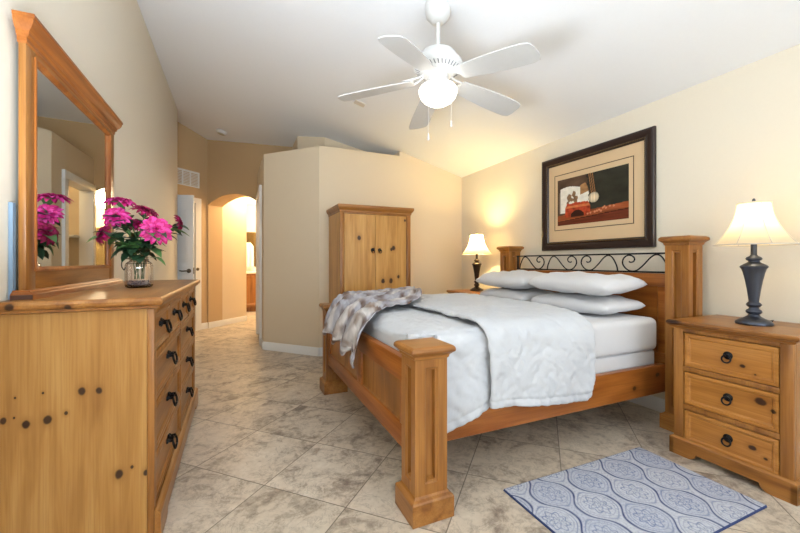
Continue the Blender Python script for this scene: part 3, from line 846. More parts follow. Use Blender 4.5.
# ------------------------------------------------------------------ box spring, mattress
def rounded_box(b, x0, y0, z0, x1, y1, z1, r, puff=0.0):
    t = bmesh.new(); bmesh.ops.create_cube(t, size=1)
    for v in t.verts: v.co = ((x0 + x1) / 2 + v.co.x * (x1 - x0), (y0 + y1) / 2 + v.co.y * (y1 - y0), (z0 + z1) / 2 + v.co.z * (z1 - z0))
    bmesh.ops.bevel(t, geom=t.edges[:], offset=r, segments=5, affect='EDGES', profile=.55)
    b.absorb(t)
b = MB(); rounded_box(b,   .87, 1.583, .403, 2.585, 3.027, .508, .018)
tag(b.build('box_spring', M['box']), 'white quilted box spring showing between the mattress and the bed rail', 'box spring')
b = MB(); rounded_box(b, .87, 1.558, .508, 2.585, 3.040, .728, .045)
mt = b.build('mattress', M['sheet']); tag(mt, 'thick mattress in a white fitted sheet, bare at the head of the bed', 'mattress')

# ------------------------------------------------------------------ comforter, folded back on itself
MT = .730
def cross_prof(off, hem_n, hem_f):
    """near hem -> over the top -> far hem; list of (y, z)"""
    yn, yf, zt, r_ = 1.512 - off, 3.10 + off, MT + .018 + off, .075 + off
    pts = []
    n1 = 40
    for k in range(n1): pts.append((yn - .008 * math.sin(PI * k / n1), hem_n + (zt - r_ - hem_n) * k / n1))
    for k in range(10): a = PI / 2 * k / 10; pts.append((yn + r_ * (1 - math.cos(a)), zt - r_ + r_ * math.sin(a)))
    n2 = 120
    for k in range(n2): pts.append((yn + r_ + (yf - yn - 2 * r_) * k / n2, zt))
    for k in range(10): a = PI / 2 * k / 10; pts.append((yf - r_ + r_ * math.sin(a), zt - r_ + r_ * math.cos(a)))
    for k in range(13): pts.append((yf, zt - r_ - (zt - r_ - hem_f) * k / 12))
    return pts
stations = []
L1 = np.linspace(.761, 1.83, 96)
for x in L1:
    e = max(0, (.885 - x) / .12)
    hem = .385 - .105 * max(0, min(1, (1.16 - x) / .27)) if x < 1.16 else .385
    if x == L1[0]:
        for k in range(6): stations.append((.758 + .0004 * k, .0, hem, 2.1 - k * .16))
    stations.append((x, .0 , hem, e))
for k in range(1, 8):
    a = PI * k / 8; stations.append((1.83 + .028 * math.sin(a), .021 - .021 * math.cos(a), .385 - .07 * k / 8, 0))
for x in np.linspace(1.83, 1.165, 66):
    stations.append((x, .042, .312 + .075 * (1.83 - x) / .665, 0))
for k in range(1, 4): stations.append((1.165 - .010 * math.sin(PI * k / 4), .042 - .012 * k / 3, .387, 0))
profs = [cross_prof(o_s, h, .45) for (_, o_s, h, _) in stations]
nq = len(profs[0])
b = MB()
def PC(i, j):
    x, o_s, h, e = stations[i]; y, z = profs[i][j]
    side = max(0, min(1, (1.62 - y) / .1))
    lay = 0 if i < 106 else 7
    topf = 1 - side
    w = fbm(x * 3.0 + lay, y * 3.0, z * 3, 3)
    w2 = fbm(x * 9 + lay * 2, y * 9, z * 9, 3)
    ln = y - 1.5 + (z if y > 1.6 else -(MT - z))         # arc length across the bed
    wr = abs(fbm((x * .9 + ln * .7) * 15 + lay, (x * .6 - ln) * 5.5, lay, 3))
    wr2 = abs(fbm((x - ln * .8) * 17 + lay, (x * .8 + ln) * 7, lay + 4, 2))
    puff = .010 * w + .004 * w2 - .012 * wr - .008 * wr2 + .005
    if j in (4, 5): puff -= .005
    if e > 0:
        # tuck down at the foot end
        z = z - (.040 * e * e) * topf * max(0, min(1, (y - 1.60) / .22, (3.0 - y) / .2))
        if side > 0: y += .035 * e * side
    if side > .5:
        hg = (MT - z) / .4
        y -= puff * 1.3 + .012 * math.sin(x * 13 + lay) * max(0, hg)
        x += .006 * w
    elif y > 3.05: y += puff
    else: z += puff + .006
    if 0 < side <= .5: y -= puff * .6
    # slanting loose edge of the folded layer
    if i >= 113:
        f = (1.83 - stations[i][0]) / .665
        yy = min(max(y, 1.5), 3.1)
        x += f * (.045 * (yy - 1.9) if yy > 1.9 else .03 * (yy - 1.9)) + .012 * f * math.sin(yy * 7)
    # slanting head edge towards the pillows on top
    if 81 < i < 146:
        f = 1 - min(1, abs(i - 106) / 32)
        x += .18 * f * max(0, min(1, (y - 1.57) / .42)) 
    if y < 1.60 and z < .70 or y > 3.02 and z < .70: x = max(x, .873)
    cn = max(0, min(1, max((1.605 - y) / .04, (y - 3.0) / .03))); cn = cn * cn * (3 - 2 * cn)
    x = max(x, .757 + .116 * cn)          # rounded corner of the bedding inside each foot post
    if 1.545 < y < 3.055 and x > .86 and z > .45: z = max(z, .744)
    if z < .70 and x > .86: y = min(y, 1.538) if y < 2 else max(y, 3.066)
    if z < .46: y = min(y, 1.526) if y < 2 else max(y, 3.082)
    return (x, y, z)
b.grid(PC, len(stations), nq)
cf = b.build('comforter', M['quilt'], angle=180, recalc=True)
sm = cf.modifiers.new('thick', 'SOLIDIFY'); sm.thickness = .012; sm.offset = 0
tag(cf, 'white quilted comforter folded back over itself, hanging over the near bed rail', 'comforter')

# ------------------------------------------------------------------ pillows
def pillow(loc, a, bb, th, rx, ry, rz, seed, label):
    b = MB(); n = 26; vt = {}
    def pt(i, j, sgn):
        u = -1 + 2 * i / n; v = -1 + 2 * j / n
        px = a * u * (1 - .09 * abs(u * v) ** 4) * (1 - .05 * (1 - v * v) * abs(u) ** 3); py = bb * v * (1 - .07 * abs(u * v) ** 4) * (1 - .05 * (1 - u * u) * abs(v) ** 3)
        k = max(0, (1 - abs(u) ** 3.6)) ** .52 * max(0, (1 - abs(v) ** 4.2)) ** .52
        w = fbm(px * 7 + seed, py * 7, sgn * 3 + seed, 3) * .016 * k + abs(fbm(px * 12 + seed, py * 5, seed, 2)) * -.014 * k
        z = sgn * (th * k * (.55 if sgn > 0 else .45) + w)
        return (px, py, z)
    for sgn in (1, -1):
        for i in range(n + 1):
            for j in range(n + 1):
                if sgn == -1 and (i in (0, n) or j in (0, n)): vt[(i, j, -1)] = vt[(i, j, 1)]
                else: vt[(i, j, sgn)] = b.v(pt(i, j, sgn))
    for sgn in (1, -1):
        for i in range(n):
            for j in range(n):
                f = [vt[(i, j, sgn)], vt[(i + 1, j, sgn)], vt[(i + 1, j + 1, sgn)], vt[(i, j + 1, sgn)]]
                b.face(f if sgn > 0 else f[::-1])
    o = b.build('pillow', M['pillow'], angle=180)
    o.location = loc; o.rotation_euler = (R(rx), R(ry), R(rz))
    tag(o, label, 'pillow', 'white bed pillows')
    return o
pillow((2.39, 1.985, .792), .235, .355, .12, 0, -1, 2, 1.3, 'lower white pillow of the near stack, lying on the fitted sheet')
pillow((2.39, 2.69, .792), .235, .34, .12, 0, -1, -2, 4.1, 'lower white pillow of the far stack, beside the far nightstand')
pillow((2.375, 1.975, .940), .245, .36, .145, 1, -3, 2, 7.7, 'upper white pillow of the near stack, its end pointing at the near post')
pillow((2.375, 2.70, .932), .245, .35, .145, 0, -3, 2, 9.2, 'upper white pillow of the far stack, in front of the far headboard post')

# ------------------------------------------------------------------ throw blanket over the foot corner
Nn = catmull([(.650, 2.01, .50), (.650, 1.99, .58), (.668, 1.98, .69), (.74, 2.02, .76), (.90, 2.24, .785), (1.10, 2.34, .79), (1.24, 2.44, .815), (1.46, 2.86, .815)], 10)
Ff = catmull([(.635, 2.78, .57), (.635, 2.80, .61), (.665, 2.82, .70), (.74, 2.87, .775), (.90, 2.98, .80), (1.10, 3.06, .80), (1.27, 3.10, .815), (1.50, 3.15, .815)], 10)
ns, nt = len(Nn), 90
b = MB(); uvc = []
def PT(i, j):
    f = j / (nt - 1); p = Nn[i].lerp(Ff[i], f); s_ = i / (ns - 1)
    hang = max(0, min(1, (.72 - p.z) / .1))
    fold = .5 + .5 * math.sin(f * 2 * PI * 3.6 + 1.9 * s_ * 3 + .8 + .9 * fbm(f * 2, s_ * 3, 5, 2))
    fold = fold ** .8
    amp = .055 * (1 - .35 * s_) * (.8 + .5 * fbm(f * 3, s_ * 4, 8, 2))
    w = fbm(p.x * 9, p.y * 9, p.z * 9 + 3, 3)
    d = fold * amp + .022 * abs(w) + .004
    q_ = Vector(p)
    q_.x -= d * (hang * .95); q_.z += d * (1 - hang) + .008 * (1 - hang)
    if i < 12:  # uneven hanging hem: long tip near, short in the middle
        k = (12 - i) / 12
        q_.z += k * k * (.0 + .11 * math.sin(f * PI * 3.3) ** 2 * (1 if f > .12 else .2))
    q_.y += .018 * math.sin(f * 20 + s_ * 4) * .6
    return q_
g = b.grid(PT, ns, nt)
th = b.build('throw_blanket', M['throw'], angle=180, recalc=True)
me = th.data; ca = me.color_attributes.new('Col', 'FLOAT_COLOR', 'POINT')
cols = np.zeros((ns * nt, 4), np.float32); k = 0
cream, brown, taupe, grey, blue = [np.array(rgb(h)[:3]) for h in ('#cfcac8', '#6a5243', '#8d7565', '#9498ac', '#9aa0bb')]
for i in range(ns):
    for j in range(nt):
        s_ = i / (ns - 1) * 1.25; f = j / (nt - 1) * .95
        wx = s_ + .07 * fbm(s_ * 6, f * 6, 1, 3); wy = f + .07 * fbm(s_ * 6, f * 6, 9, 3)
        A_ = .5 + .5 * math.sin(wx * 2 * PI * 5.5); B_ = .5 + .5 * math.sin(wy * 2 * PI * 3.2 + 1)
        A_ = min(1, max(0, (A_ - .30) / .35)); B_ = min(1, max(0, (B_ - .35) / .4))
        A_ *= min(1, max(.15, .55 + .9 * fbm(s_ * 7, f * 7, 4, 2)))
        col = (cream * (1 - .55 * B_) + grey * .55 * B_) * (1 - A_) + (taupe * (1 - B_) + brown * B_) * A_
        n_ = .92 + .28 * fbm(s_ * 26, f * 26, 2, 3)
        cols[k, :3] = np.clip(col * n_, 0, 1); cols[k, 3] = 1; k += 1
ca.data.foreach_set('color', cols.ravel())
sm = th.modifiers.new('thick', 'SOLIDIFY'); sm.thickness = .008; sm.offset = 1
tag(th, 'fluffy grey, brown and cream plaid throw draped over the far corner of the footboard', 'throw blanket')

# ------------------------------------------------------------------ nightstands
def nightstand(loc, label):
    t = thing('nightstand', loc, label, 'nightstand', 'pine nightstands beside the bed', rz=R(-90))
    w = .2525
    b = MB(); b.box(-w, -.215, .03, w, .235, .728); b.build('carcass', pine('z', *MID, kn=.93), t)
    b = MB()
    b.box(-w, -.24, .03, -w + .048, -.2153, .728, .003); b.box(w - .048, -.24, .03, w, -.2153, .728, .003)
    for z0, z1 in ((.703, .728), (.483, .510), (.268, .295), (.03, .085)): b.box(-w + .048, -.239, z0, w - .048, -.2153, z1, .003)
    b.build('face_frame', pine('z', *MID, kn=.88), t)
    for z0, z1, kk in ((.512, .697, ((.06, -.23, .575), .012)), (.297, .478, ((.13, -.23, .42), .022)), (.087, .263, ((.10, -.23, .18), .016))):
        k2 = (kk[0][0] + .05, kk[0][1], kk[0][2] - .03)
        d_ = drawer(t, -w + .052, w - .052, z0, z1, -.236, pine('x', *DRW, knots=(kk, (k2, kk[1] * .6)), kn=.95), .026)
        ring_pull(d_, 0, -.236 + .010, (z0 + z1) / 2 + .01, .019, .021)
    b = MB(); bracket_base(b, w + .016, -.254, .235, .082, .085, .035)
    b.stack(-w - .016, w + .016, -.254, .235, [(0, .08), (.0, .092), (-.006, .098), (-.014, .102)], (1, 1, 1, 0))
    b.build('plinth', pine('x', *MID, kn=.9), t)
    b = MB(); b.stack(-w, w, -.24, .24, [(.002, .722), (.010, .728), (.013, .736), (.022, .741), (.027, .748), (.028, .757), (.024, .763), (.018, .766)], (1, 1, 1, 0))
    b.build('nightstand_top', pine('x', *MID, kn=.92), t, angle=25)
    return t
NS = nightstand((2.56, 1.065, 0), 'pine nightstand with three ring-pull drawers at the near side of the bed')
NF = copy_tree(NS); NF.location = (2.56, 3.53, 0)
NF['label'] = 'pine nightstand mostly hidden behind the bed, in the far corner under the smaller lamp'

# ------------------------------------------------------------------ table lamps
def table_lamp(loc, label, mat, power):
    t = thing('table_lamp', loc, label, 'table lamp', 'bedside lamps')
    b = MB()
    b.lathe([(.076, 0), (.078, .006), (.076, .014), (.066, .022), (.060, .026), (.046, .032), (.034, .040)], seg=40); b.build('base', mat, t, angle=40)
    b = MB()
    b.lathe([(.034, .040), (.026, .046), (.022, .054), (.030, .060), (.034, .068), (.030, .077), (.022, .083), (.020, .090), (.028, .097), (.033, .105), (.028, .114), (.021, .120), (.021, .126),
             (.024, .15), (.029, .19), (.036, .235), (.044, .275), (.050, .296), (.056, .304), (.057, .311), (.050, .318), (.034, .328), (.024, .335), (.023, .340), (.032, .346), (.034, .353), (.030, .360), (.018, .366), (.013, .374), (.013, .43)], seg=40)
    b.build('body', mat, t, angle=40)
    b = MB(); b.tube([(0, 0, .43), (0, 0, .47)], .012, 10); b.lathe([(.004, .64), (.006, .65), (.004, .658), (.008, .662), (.006, .672), (.001, .676)], seg=12)
    for k in range(3):
        a = 2 * PI * k / 3; b.tube([(0, 0, .645), (.068 * math.cos(a), .068 * math.sin(a), .648)], .0018, 6)
    for sy in (-1, 1):
        b.tube(catmull([(0, sy * .008, .44), (0, sy * .05, .50), (0, sy * .05, .58), (0, 0, .645)], 6), .0016, 6)
    b.build('harp', mat, t)
    b = MB(); b.lathe([(.008, .462), (.014, .475), (.026, .50), (.030, .525), (.026, .55), (.012, .566), (.002, .570)], seg=20); b.build('bulb', emit('lit_bulb', (1, .82, .55, 1), 12.0), t)
    # bell shade of eight gores
    sh = MB(); seg = 64
    prof = []
    for k in range(15):
        f = k / 14; prof.append((.070 + .097 * (f ** 1.95) + .004 * f, .648 - .222 * f))
    def rr(r_, a, f): 
        m = (a * 8 / (2 * PI)) % 1; return r_ * (1 - .028 * (1 - abs(2 * m - 1)) * 1.0)
    g_ = [[sh.v((rr(r_, 2 * PI * k / seg, 0) * math.cos(2 * PI * k / seg), rr(r_, 2 * PI * k / seg, 0) * math.sin(2 * PI * k / seg), z)) for k in range(seg)] for r_, z in prof]
    for i in range(len(prof) - 1):
        for k in range(seg): sh.face([g_[i + 1][k], g_[i + 1][(k + 1) % seg], g_[i][(k + 1) % seg], g_[i][k]])
    shade = sh.build('lamp_shade', M['shade'], t, recalc=False, angle=60)
    b = MB()
    trimm = plain('shade_trim', '#cfc6b8', .8)
    for (r_, z) in (prof[0], prof[-1]): b.tube([(rr(r_, 2 * PI * k / seg, 0) * math.cos(2 * PI * k / seg), rr(r_, 2 * PI * k / seg, 0) * math.sin(2 * PI * k / seg), z) for k in range(seg)], .0035, 6, closed=True)
    for k in range(8): b.tube([(r_ * 1.002 * math.cos(2 * PI * k / 8), r_ * 1.002 * math.sin(2 * PI * k / 8), z) for r_, z in prof], .0016, 5)
    b.build('shade_trim', trimm, shade)
    point('lamp_light', (0, 0, .595), power, (1.0, .75, .31), .03, t)
    return t
def lamp_cord(loc, pts, label):
    b = MB(); b.tube(catmull(pts, 8), .003, 6); o = b.build('cord', M['black'])
    return o
LN = table_lamp((2.54, 1.045, .766), 'table lamp with a dark blue-black base and cream bell shade on the near nightstand', M['bronze'], 1.5)
LF = table_lamp((2.55, 3.56, .766), 'bronze-based table lamp with a cream bell shade in the far corner beyond the bed', M['bronze2'], 34)
b = MB(); b.tube(catmull([(.07, -.02, .006), (.105, -.035, .018), (.14, -.02, .006), (.19, .0, .005), (.235, .01, .004)], 8), .003, 6); b.build('cord', M['black'], LN)

# ------------------------------------------------------------------ framed picture
pic = thing('framed_picture', (XR - .004, 2.28, 1.21), 'wide dark-framed still life picture with a cream mat on the wall above the headboard', 'picture')
op = pic.location.copy()
py0, py1, pz0, pz1 = 1.735, 2.835, 1.212, 2.108
def onwall(b, rings, cap):   # rings (inset, depth)
    Wd, Hh = py1 - py0, pz1 - pz0
    b.nested((XR - .004, py1, pz0), (0, -1, 0), (0, 0, 1), (-1, 0, 0), [(i, Wd - i, i, Hh - i, d) for i, d in rings], cap=cap)
FRM = plain('dark_espresso_frame', '#2a1a17', .3, .0, 40, .06)
GOLD = plain('antique_gold', '#6b5432', .4, .6, 80, .2)
b = MB(); onwall(b, [(0, 0), (0, .022), (.006, .030), (.02, .034), (.04, .030), (.055, .022), (.06, .022), (.066, .026)], False)
b.build('frame', FRM, pic, off=op, recalc=False, angle=25)
b = MB(); onwall(b, [(.066, .026), (.072, .024), (.078, .014), (.082, .010)], False)
b.build('inner_lip', FRM, pic, off=op, recalc=False, angle=25)
b = MB()   # beading
def beads(ya_, yb_, za_, zb_):
    n_ = int(max(abs(yb_ - ya_), abs(zb_ - za_)) / .014)
    for k in range(n_ + 1):
        f = k / n_; t_ = bmesh.new(); bmesh.ops.create_icosphere(t_, subdivisions=1, radius=.0052)
        b.absorb(t_, Matrix.Translation((XR - .031, ya_ + (yb_ - ya_) * f, za_ + (zb_ - za_) * f)))
i_ = .068
beads(py0 + i_, py1 - i_, pz0 + i_, pz0 + i_); beads(py0 + i_, py1 - i_, pz1 - i_, pz1 - i_); beads(py0 + i_, py0 + i_, pz0 + i_, pz1 - i_); beads(py1 - i_, py1 - i_, pz0 + i_, pz1 - i_)
b.build('beading', GOLD, pic, off=op)
b = MB(); b.box(XR - .0135, py0 + .075, pz0 + .075, XR - .006, py1 - .075, pz1 - .075); b.build('mat', plain('cream_mat_board', '#dcbf98', .8, 0, 200, .03), pic, off=op)
b = MB()
ly0, ly1, lz0, lz1 = 1.897, 2.683, 1.400, 1.932; wl = .006
for a in ((ly0, lz0, ly1, lz0 + wl), (ly0, lz1 - wl, ly1, lz1), (ly0, lz0, ly0 + wl, lz1), (ly1 - wl, lz0, ly1, lz1)):
    b.box(XR - .0148, a[0], a[1], XR - .0137, a[2], a[3])
b.build('mat_line', plain('dark_mat_line', '#3a2a22', .8), pic, off=op)
# the print: a still life on a table
ay0, ay1, az0, az1 = 1.938, 2.645, 1.446, 1.880
nu, nv = 180, 110
b = MB()
b.grid(lambda i, j: (XR - .0146, ay1 - (ay1 - ay0) * i / (nu - 1), az0 + (az1 - az0) * j / (nv - 1)), nu, nv)
pr = b.build('print', M['print'], pic, off=op, flat=True)
ca = pr.data.color_attributes.new('Col', 'FLOAT_COLOR', 'POINT')
cols = np.zeros((nu * nv, 4), np.float32); k = 0
h2 = lambda h: np.array(rgb(h)[:3])
def sm01(x): return max(0, min(1, x))
for i in range(nu):
    for j in range(nv):
        u = i / (nu - 1); v = j / (nv - 1)       # u left->right in the photo, v up
        n1 = fbm(u * 5, v * 5, 1, 4); n2 = fbm(u * 14, v * 14, 8, 3); n3 = fbm(u * 3, v * 24, 2, 4)
        c = h2('#33322a') * (1 + .4 * n1) if u > .48 + .05 * n1 else h2('#5a4536') * (1 + .5 * n1)
        tv = .21 + .11 * u                                   # edge of the table
        if v < tv: c = h2('#96502f') * (1 + .5 * n3)
        if v < tv - .13: c = h2('#6a3120') * (1 + .4 * n3)
        if abs(v - tv + .13) < .008: c = h2('#3c1a12')
        # pale cloth-like bundle with a rounded end
        top = .77 + .05 * math.sin(u * 9) if u < .36 else .74 + .09 * math.sin((u - .36) / .12 * PI / 2 + .6) - max(0, (u - .43)) ** 2 * 60
        if .045 < u < .485 + .02 * n2 and .26 < v < top:
            c = h2('#ece7da') * (1 + .15 * n2)
            if u > .36 and v > .60 + (u - .36) * .4: c = h2('#a5794f') * (1 + .4 * n2)
            for (mu, mv, mr, ms) in ((.19, .58, .035, .09), (.265, .63, .028, .075), (.285, .54, .035, .07), (.225, .53, .05, .035), (.17, .47, .02, .05), (.30, .47, .015, .05)):
                if ((u - mu) / mr) ** 2 + ((v - mv) / ms) ** 2 < 1 + .9 * n2: c = h2('#86674a') * (1 + .5 * n2)
        elif .03 < u <= .045 and .26 < v < .72: c = h2('#8a7a66')
        # red carved stand with a dark arch
        half = .19 - .35 * max(0, v - .36)
        if .16 < v < .45 + .02 * n2 and abs(u - .315) < half:
            c = h2('#b4452a') * (1 + .7 * n2)
            if abs(u - .315) < .10 and v < .30 - 8 * (u - .315) ** 2: c = h2('#3a1d16')
            if abs(v - .375) < .02: c = h2('#d07a4c') * (1 + .4 * n2)
        # cords hanging beside a round pale bulb
        for st in (.49, .515, .54):
            if v > .52 and abs(u - (st + (.95 - v) * .10)) < .005: c = h2('#a67448')
        r_ = math.hypot((u - .555) / .072, (v - .50) / .105)
        if r_ < 1: c = h2('#e6d3b4') * (1.1 - .55 * r_ * r_) * (1 + .15 * math.sin((u - .555) * 160))
        for (mu, mv) in ((.63, .235), (.68, .265), (.72, .25), (.77, .28), (.60, .22), (.82, .275), (.655, .21), (.57, .21), (.51, .20), (.70, .285), (.47, .19)):
            if math.hypot((u - mu) / .014, (v - mv) / .02) < 1: c = h2('#d08a66')
        cols[k, :3] = np.clip(c, 0, 1); cols[k, 3] = 1; k += 1
ca.data.foreach_set('color', cols.ravel())

# ------------------------------------------------------------------ rug
rx0, rx1, ry0, ry1 = 1.172, 2.176, .847, 1.424
nu, nv = 360, 210
b = MB()
b.grid(lambda i, j: (rx0 + (rx1 - rx0) * i / (nu - 1), ry0 + (ry1 - ry0) * j / (nv - 1), .010 if 0 < i < nu - 1 and 0 < j < nv - 1 else .0015), nu, nv)
rug = b.build('rug', M['rug'], angle=180)
ca = rug.data.color_attributes.new('Col', 'FLOAT_COLOR', 'POINT')
U, V = np.meshgrid(np.linspace(rx0, rx1, nu), np.linspace(ry0, ry1, nv), indexing='ij')
au, bv = .125, .145
uu = (U - rx0 - .06) / au; vv = (V - ry0 - .02) / bv
f = np.cos(PI * uu) + np.cos(PI * vv) + .22 * np.cos(PI * uu) * np.cos(2 * PI * vv)
iu = np.round(uu); iv = np.round(vv); par = np.abs((iu + iv) % 2)
# centre of own cell (both lattice parities)
def cell(uu, vv):
    best = None
    for (du, dv) in ((0, 0), (1, 1)):
        cu = np.round((uu - du) / 2) * 2 + du; cv = np.round((vv - dv) / 2) * 2 + dv
        d = np.abs(uu - cu) + np.abs(vv - cv)
        if best is None: best = [d, cu, cv]
        else:
            m = d < best[0]; best = [np.where(m, d, best[0]), np.where(m, cu, best[1]), np.where(m, cv, best[2])]
    return best
_, cu, cv = cell(uu, vv)
lx, ly = (uu - cu) * au, (vv - cv) * bv
rr_ = np.hypot(lx / .85, ly); th_ = np.arctan2(ly, lx)
light, pale, blue, navy = [np.array(rgb(h)[:3]) for h in ('#bbbfcb', '#c4c7cf', '#67749b', '#3d4973')]
def band(x, w): return np.clip(1 - np.abs(x) / w, 0, 1)
base = np.where((f > 0)[..., None], pale, light)
lines = np.maximum.reduce([band(f, .17) * 1.3, band(np.abs(f) - .42, .10) * .8, band(np.abs(f) - .80, .08) * .6])
scal = rr_ - .052 * (1 + .16 * np.cos(8 * th_)); lines = np.maximum(lines, band(scal, .0062) * 1.0)
scal = rr_ - .035 * (1 + .3 * np.cos(6 * th_)); lines = np.maximum(lines, band(scal, .0055) * .9)
scal = rr_ - .016 * (1 + .35 * np.cos(5 * th_)); lines = np.maximum(lines, band(scal, .006) * .9)
rng = np.random.default_rng(5)
def smooth_noise(sc_):
    a = rng.random((nu // sc_ + 3, nv // sc_ + 3)); xi = np.arange(nu) / sc_; yi = np.arange(nv) / sc_
    x0 = xi.astype(int); y0 = yi.astype(int); fx = (xi - x0)[:, None]; fy = (yi - y0)[None]
    return (a[x0][:, y0] * (1 - fx) + a[x0 + 1][:, y0] * fx) * (1 - fy) + (a[x0][:, y0 + 1] * (1 - fx) + a[x0 + 1][:, y0 + 1] * fx) * fy
sq = np.abs(np.sin(lx * 190 + 5 * smooth_noise(6)) * np.sin(ly * 190 + 5 * smooth_noise(6)))
lines = np.maximum(lines, (sq > .70) * .35 * (np.abs(f) > .2))
wear = .75 + .6 * smooth_noise(24) * smooth_noise(9)
lines = np.clip(lines * wear, 0, 1)
col = base * (1 - lines[..., None]) + np.where((np.abs(f) < .12)[..., None], navy, blue) * lines[..., None]
col *= (.86 + .2 * smooth_noise(2))[..., None]
edge = np.minimum.reduce([U - rx0, rx1 - U, V - ry0, ry1 - V])
col = np.where((edge < .004)[..., None], navy * .9, col)
cols = np.ones((nu * nv, 4), np.float32); cols[:, :3] = np.clip(col, 0, 1).reshape(-1, 3)
ca.data.foreach_set('color', cols.ravel())
tag(rug, 'small blue and grey damask patterned rug on the floor before the near nightstand', 'rug')

# ------------------------------------------------------------------ ceiling fan
fx, fy = 1.191, 2.084; fzc = ceil_z(fx, fy)
fan = thing('ceiling_fan', (fx, fy, fzc), 'white five-blade ceiling fan with a lit round glass light hanging above the bed', 'ceiling fan')
of = fan.location.copy()
b = MB(); b.lathe([(.030, 2.640), (.045, 2.648), (.060, 2.665), (.077, 2.685), (.082, 2.71), (.082, 2.78)], (fx, fy, 0), 36); b.build('canopy', M['fan'], fan, off=of)
b = MB(); b.tube([(fx, fy, 2.66), (fx, fy, 2.46)], .0135, 14); b.build('downrod', M['fan'], fan, off=of)
b = MB(); b.lathe([(.022, 2.485), (.03, 2.468), (.07, 2.460), (.105, 2.446), (.122, 2.424), (.132, 2.402), (.150, 2.388), (.158, 2.372), (.157, 2.352), (.148, 2.338), (.122, 2.326), (.106, 2.318), (.100, 2.308), (.075, 2.303)], (fx, fy, 0), 48)
motor = b.build('motor_housing', M['fan'], fan, off=of)
b = MB()
for k in range(36):
    a = 2 * PI * k / 36; r_ = .146
    b.tube([(fx + r_ * math.cos(a), fy + r_ * math.sin(a), 2.338), (fx + .118 * math.cos(a + .05), fy + .118 * math.sin(a + .05), 2.3245)], .0035, 5)
b.build('vent_slots', plain('dark_grey_slots', '#77777c', .6), motor, off=of)
for k in range(5):
    a = R(3 + 72 * k)
    Mx = Matrix.Translation((fx, fy, 0)) @ Matrix.Rotation(a, 4, 'Z')
    b = MB()   # blade iron
    for sy in (-1, 1):
        b.tube([Mx @ Vector(p) for p in catmull([(.085, sy * .012, 2.316), (.12, sy * .022, 2.292), (.15, sy * .032, 2.280), (.205, sy * .026, 2.272)], 5)], .006, 6)
    t_ = bmesh.new(); bmesh.ops.create_cube(t_, size=1)
    for v_ in t_.verts: v_.co = (.19 + v_.co.x * .07, v_.co.y * .075 * (1 - .3 * v_.co.x), 2.2725 + v_.co.z * .005)
    b.absorb(t_, Mx)
    iron = b.build('blade_iron', M['fan'], fan, off=of)
    b = MB()
    out = []
    for f_ in np.linspace(0, 1, 14):
        r_ = .165 + f_ * .485; wv = .056 + .026 * math.sin(PI * min(1, f_ * 1.05) * .62)
        if f_ > .9: wv *= 1 - ((f_ - .9) / .1) ** 2 * .16
        out.append((r_, wv))
    rowsb = []
    pitch = -math.tan(R(12))
    for r_, wv in out:
        dz = 2.262 - .066 * (r_ - .165) / .485
        rowsb.append([[b.v(Mx @ Vector((r_ + (.012 if abs(sy) < .9 and r_ > .64 else 0), sy * wv, dz + sy * wv * pitch + th_)))
                       for sy in (-1, -.5, 0, .5, 1)] for th_ in (0, .006)])
    for i in range(len(rowsb) - 1):
        for s_ in range(4):
            b.face([rowsb[i][1][s_], rowsb[i + 1][1][s_], rowsb[i + 1][1][s_ + 1], rowsb[i][1][s_ + 1]])
            b.face([rowsb[i][0][s_], rowsb[i][0][s_ + 1], rowsb[i + 1][0][s_ + 1], rowsb[i + 1][0][s_]])
        b.face([rowsb[i][0][0], rowsb[i + 1][0][0], rowsb[i + 1][1][0], rowsb[i][1][0]])
        b.face([rowsb[i][0][4], rowsb[i][1][4], rowsb[i + 1][1][4], rowsb[i + 1][0][4]])
    for e_ in (0, -1):
        for s_ in range(4): b.face([rowsb[e_][0][s_], rowsb[e_][0][s_ + 1], rowsb[e_][1][s_ + 1], rowsb[e_][1][s_]])
    b.build('blade', M['fanblade'], fan, off=of)
b = MB(); b.lathe([(.068, 2.306), (.066, 2.275), (.080, 2.252), (.090, 2.240), (.094, 2.230)], (fx, fy, 0), 36, cap1=True); b.build('light_fitter', M['fan'], fan, off=of)
b = MB(); b.lathe([(.095, 2.230), (.114, 2.224), (.123, 2.209), (.122, 2.188), (.111, 2.160), (.091, 2.138), (.061, 2.120), (.03, 2.111), (.004, 2.109)], (fx, fy, 0), 48); b.build('glass_globe', M['globe'], fan, off=of)
for (dx, dy, zb_) in ((-.062 * .914, .062 * .405, 1.885), (.085 * .914 - .03, -.085 * .405 - .05, 1.95)):
    b = MB(); b.tube([(fx + dx, fy + dy, 2.30), (fx + dx, fy + dy, zb_ + .04)], .0011, 5)
    ch = b.build('pull_chain', M['fan'], fan, off=of)
    b = MB(); b.lathe([(.002, zb_ + .042), (.006, zb_ + .036), (.0045, zb_ + .02), (.007, zb_ + .006), (.004, zb_)], (fx + dx, fy + dy, 0), 12); b.build('pull_knob', M['fan'], ch, off=of)

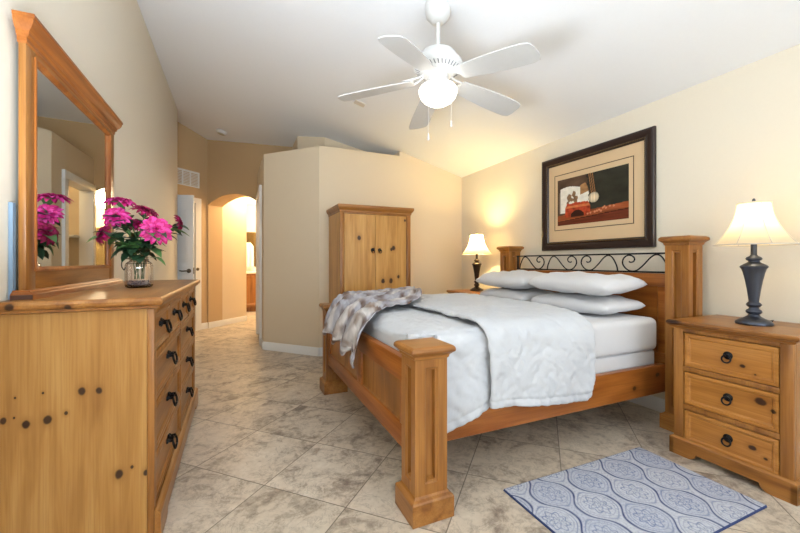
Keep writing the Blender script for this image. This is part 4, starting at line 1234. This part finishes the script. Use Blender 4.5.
# ------------------------------------------------------------------ bathroom seen through the arch
vt = thing('vanity_cabinet', (.75, 9.06, 0), 'honey oak bathroom vanity cabinet seen through the arched opening', 'cabinet')
ov = vt.location.copy()
b = MB(); b.box(.0, 8.79, .09, 1.5, 9.34, .84); b.box(.0, 8.85, 0, 1.5, 9.34, .09); b.build('carcass', pine('z', *MID, kn=.99), vt, off=ov)
for k in range(3):
    b = MB(); x0 = .03 + k * .49
    b.nested((x0, 8.785, .12), (1, 0, 0), (0, 0, 1), (0, -1, 0), [(0, .46, 0, .69, -.004), (0, .46, 0, .69, .012), (.05, .41, .05, .64, .012), (.06, .40, .06, .63, .004)])
    d_ = b.build('door', pine('z', *MID, kn=.99), vt, off=ov, recalc=False)
    b = MB(); b.tube([(x0 + .42, 8.765, .60), (x0 + .42, 8.765, .70)], .005, 6); b.build('handle', M['nickel'], d_, off=ov)
b = MB(); b.box(-.01, 8.76, .842, 1.52, 9.345, .88, .006); b.box(-.01, 9.325, .88, 1.52, 9.345, .98)
tag(b.build('vanity_countertop', plain('white_counter', '#f0ece2', .3)), 'white countertop lying on the oak bathroom vanity through the arch', 'countertop')
bm_ = thing('bathroom_mirror', (.9, 9.345, 1.0), 'wide frameless bathroom mirror above the vanity through the arch', 'mirror')
b = MB(); b.box(.02, 9.338, 1.0, 1.5, 9.348, 1.80); b.build('mirror_glass', plain('bath_mirror_glass', '#8d8261', .05, .9), bm_, off=bm_.location)
b = MB()
def PTw(i, j):
    f = i / 16; g_ = j / 30
    return (.165 + .20 * f * (1 - .35 * (g_ > .85) * (g_ - .85) / .15), 9.24 + .018 * math.sin(f * 2 * PI * 2.2) * (1.2 - g_), .98 + .57 * g_)
b.grid(PTw, 17, 31); tw = b.build('hand_towel', cloth('white_terry', '#e8e2d8', '#f2ede4', 200, .5), angle=180)
sm = tw.modifiers.new('thick', 'SOLIDIFY'); sm.thickness = .012
tag(tw, 'white hand towel hanging in front of the bathroom mirror through the arch', 'towel')
tr = thing('towel_ring', (.265, 9.34, 1.56), 'small metal hook holding the white towel beside the bathroom mirror', 'towel hook')
b = MB(); b.tube([(.265, 9.348, 1.58), (.265, 9.24, 1.575), (.265, 9.225, 1.548), (.265, 9.24, 1.535)], .006, 8); b.build('hook', M['nickel'], tr, off=tr.location)
# closet shelves inside the side doorway
for z_ in (1.02, 1.42):
    b = MB(); b.box(.42, 5.86, z_, 1.48, 6.155, z_ + .02)
    o = b.build('closet_shelf', M['trim']); tag(o, '%s white shelf inside the side closet, seen only in the dresser mirror' % ('upper' if z_ > 1.2 else 'lower'), 'shelf', 'closet shelves')
point('hall_light', (.35, 7.15, 2.30), HALL_P, (1.0, .74, .42), .10)
point('bath_light', (.8, 8.5, 2.25), BATH_P, (1.0, .82, .55), .15)
point('closet_light', (1.0, 5.3, 2.25), 12, (1.0, .80, .50), .08)
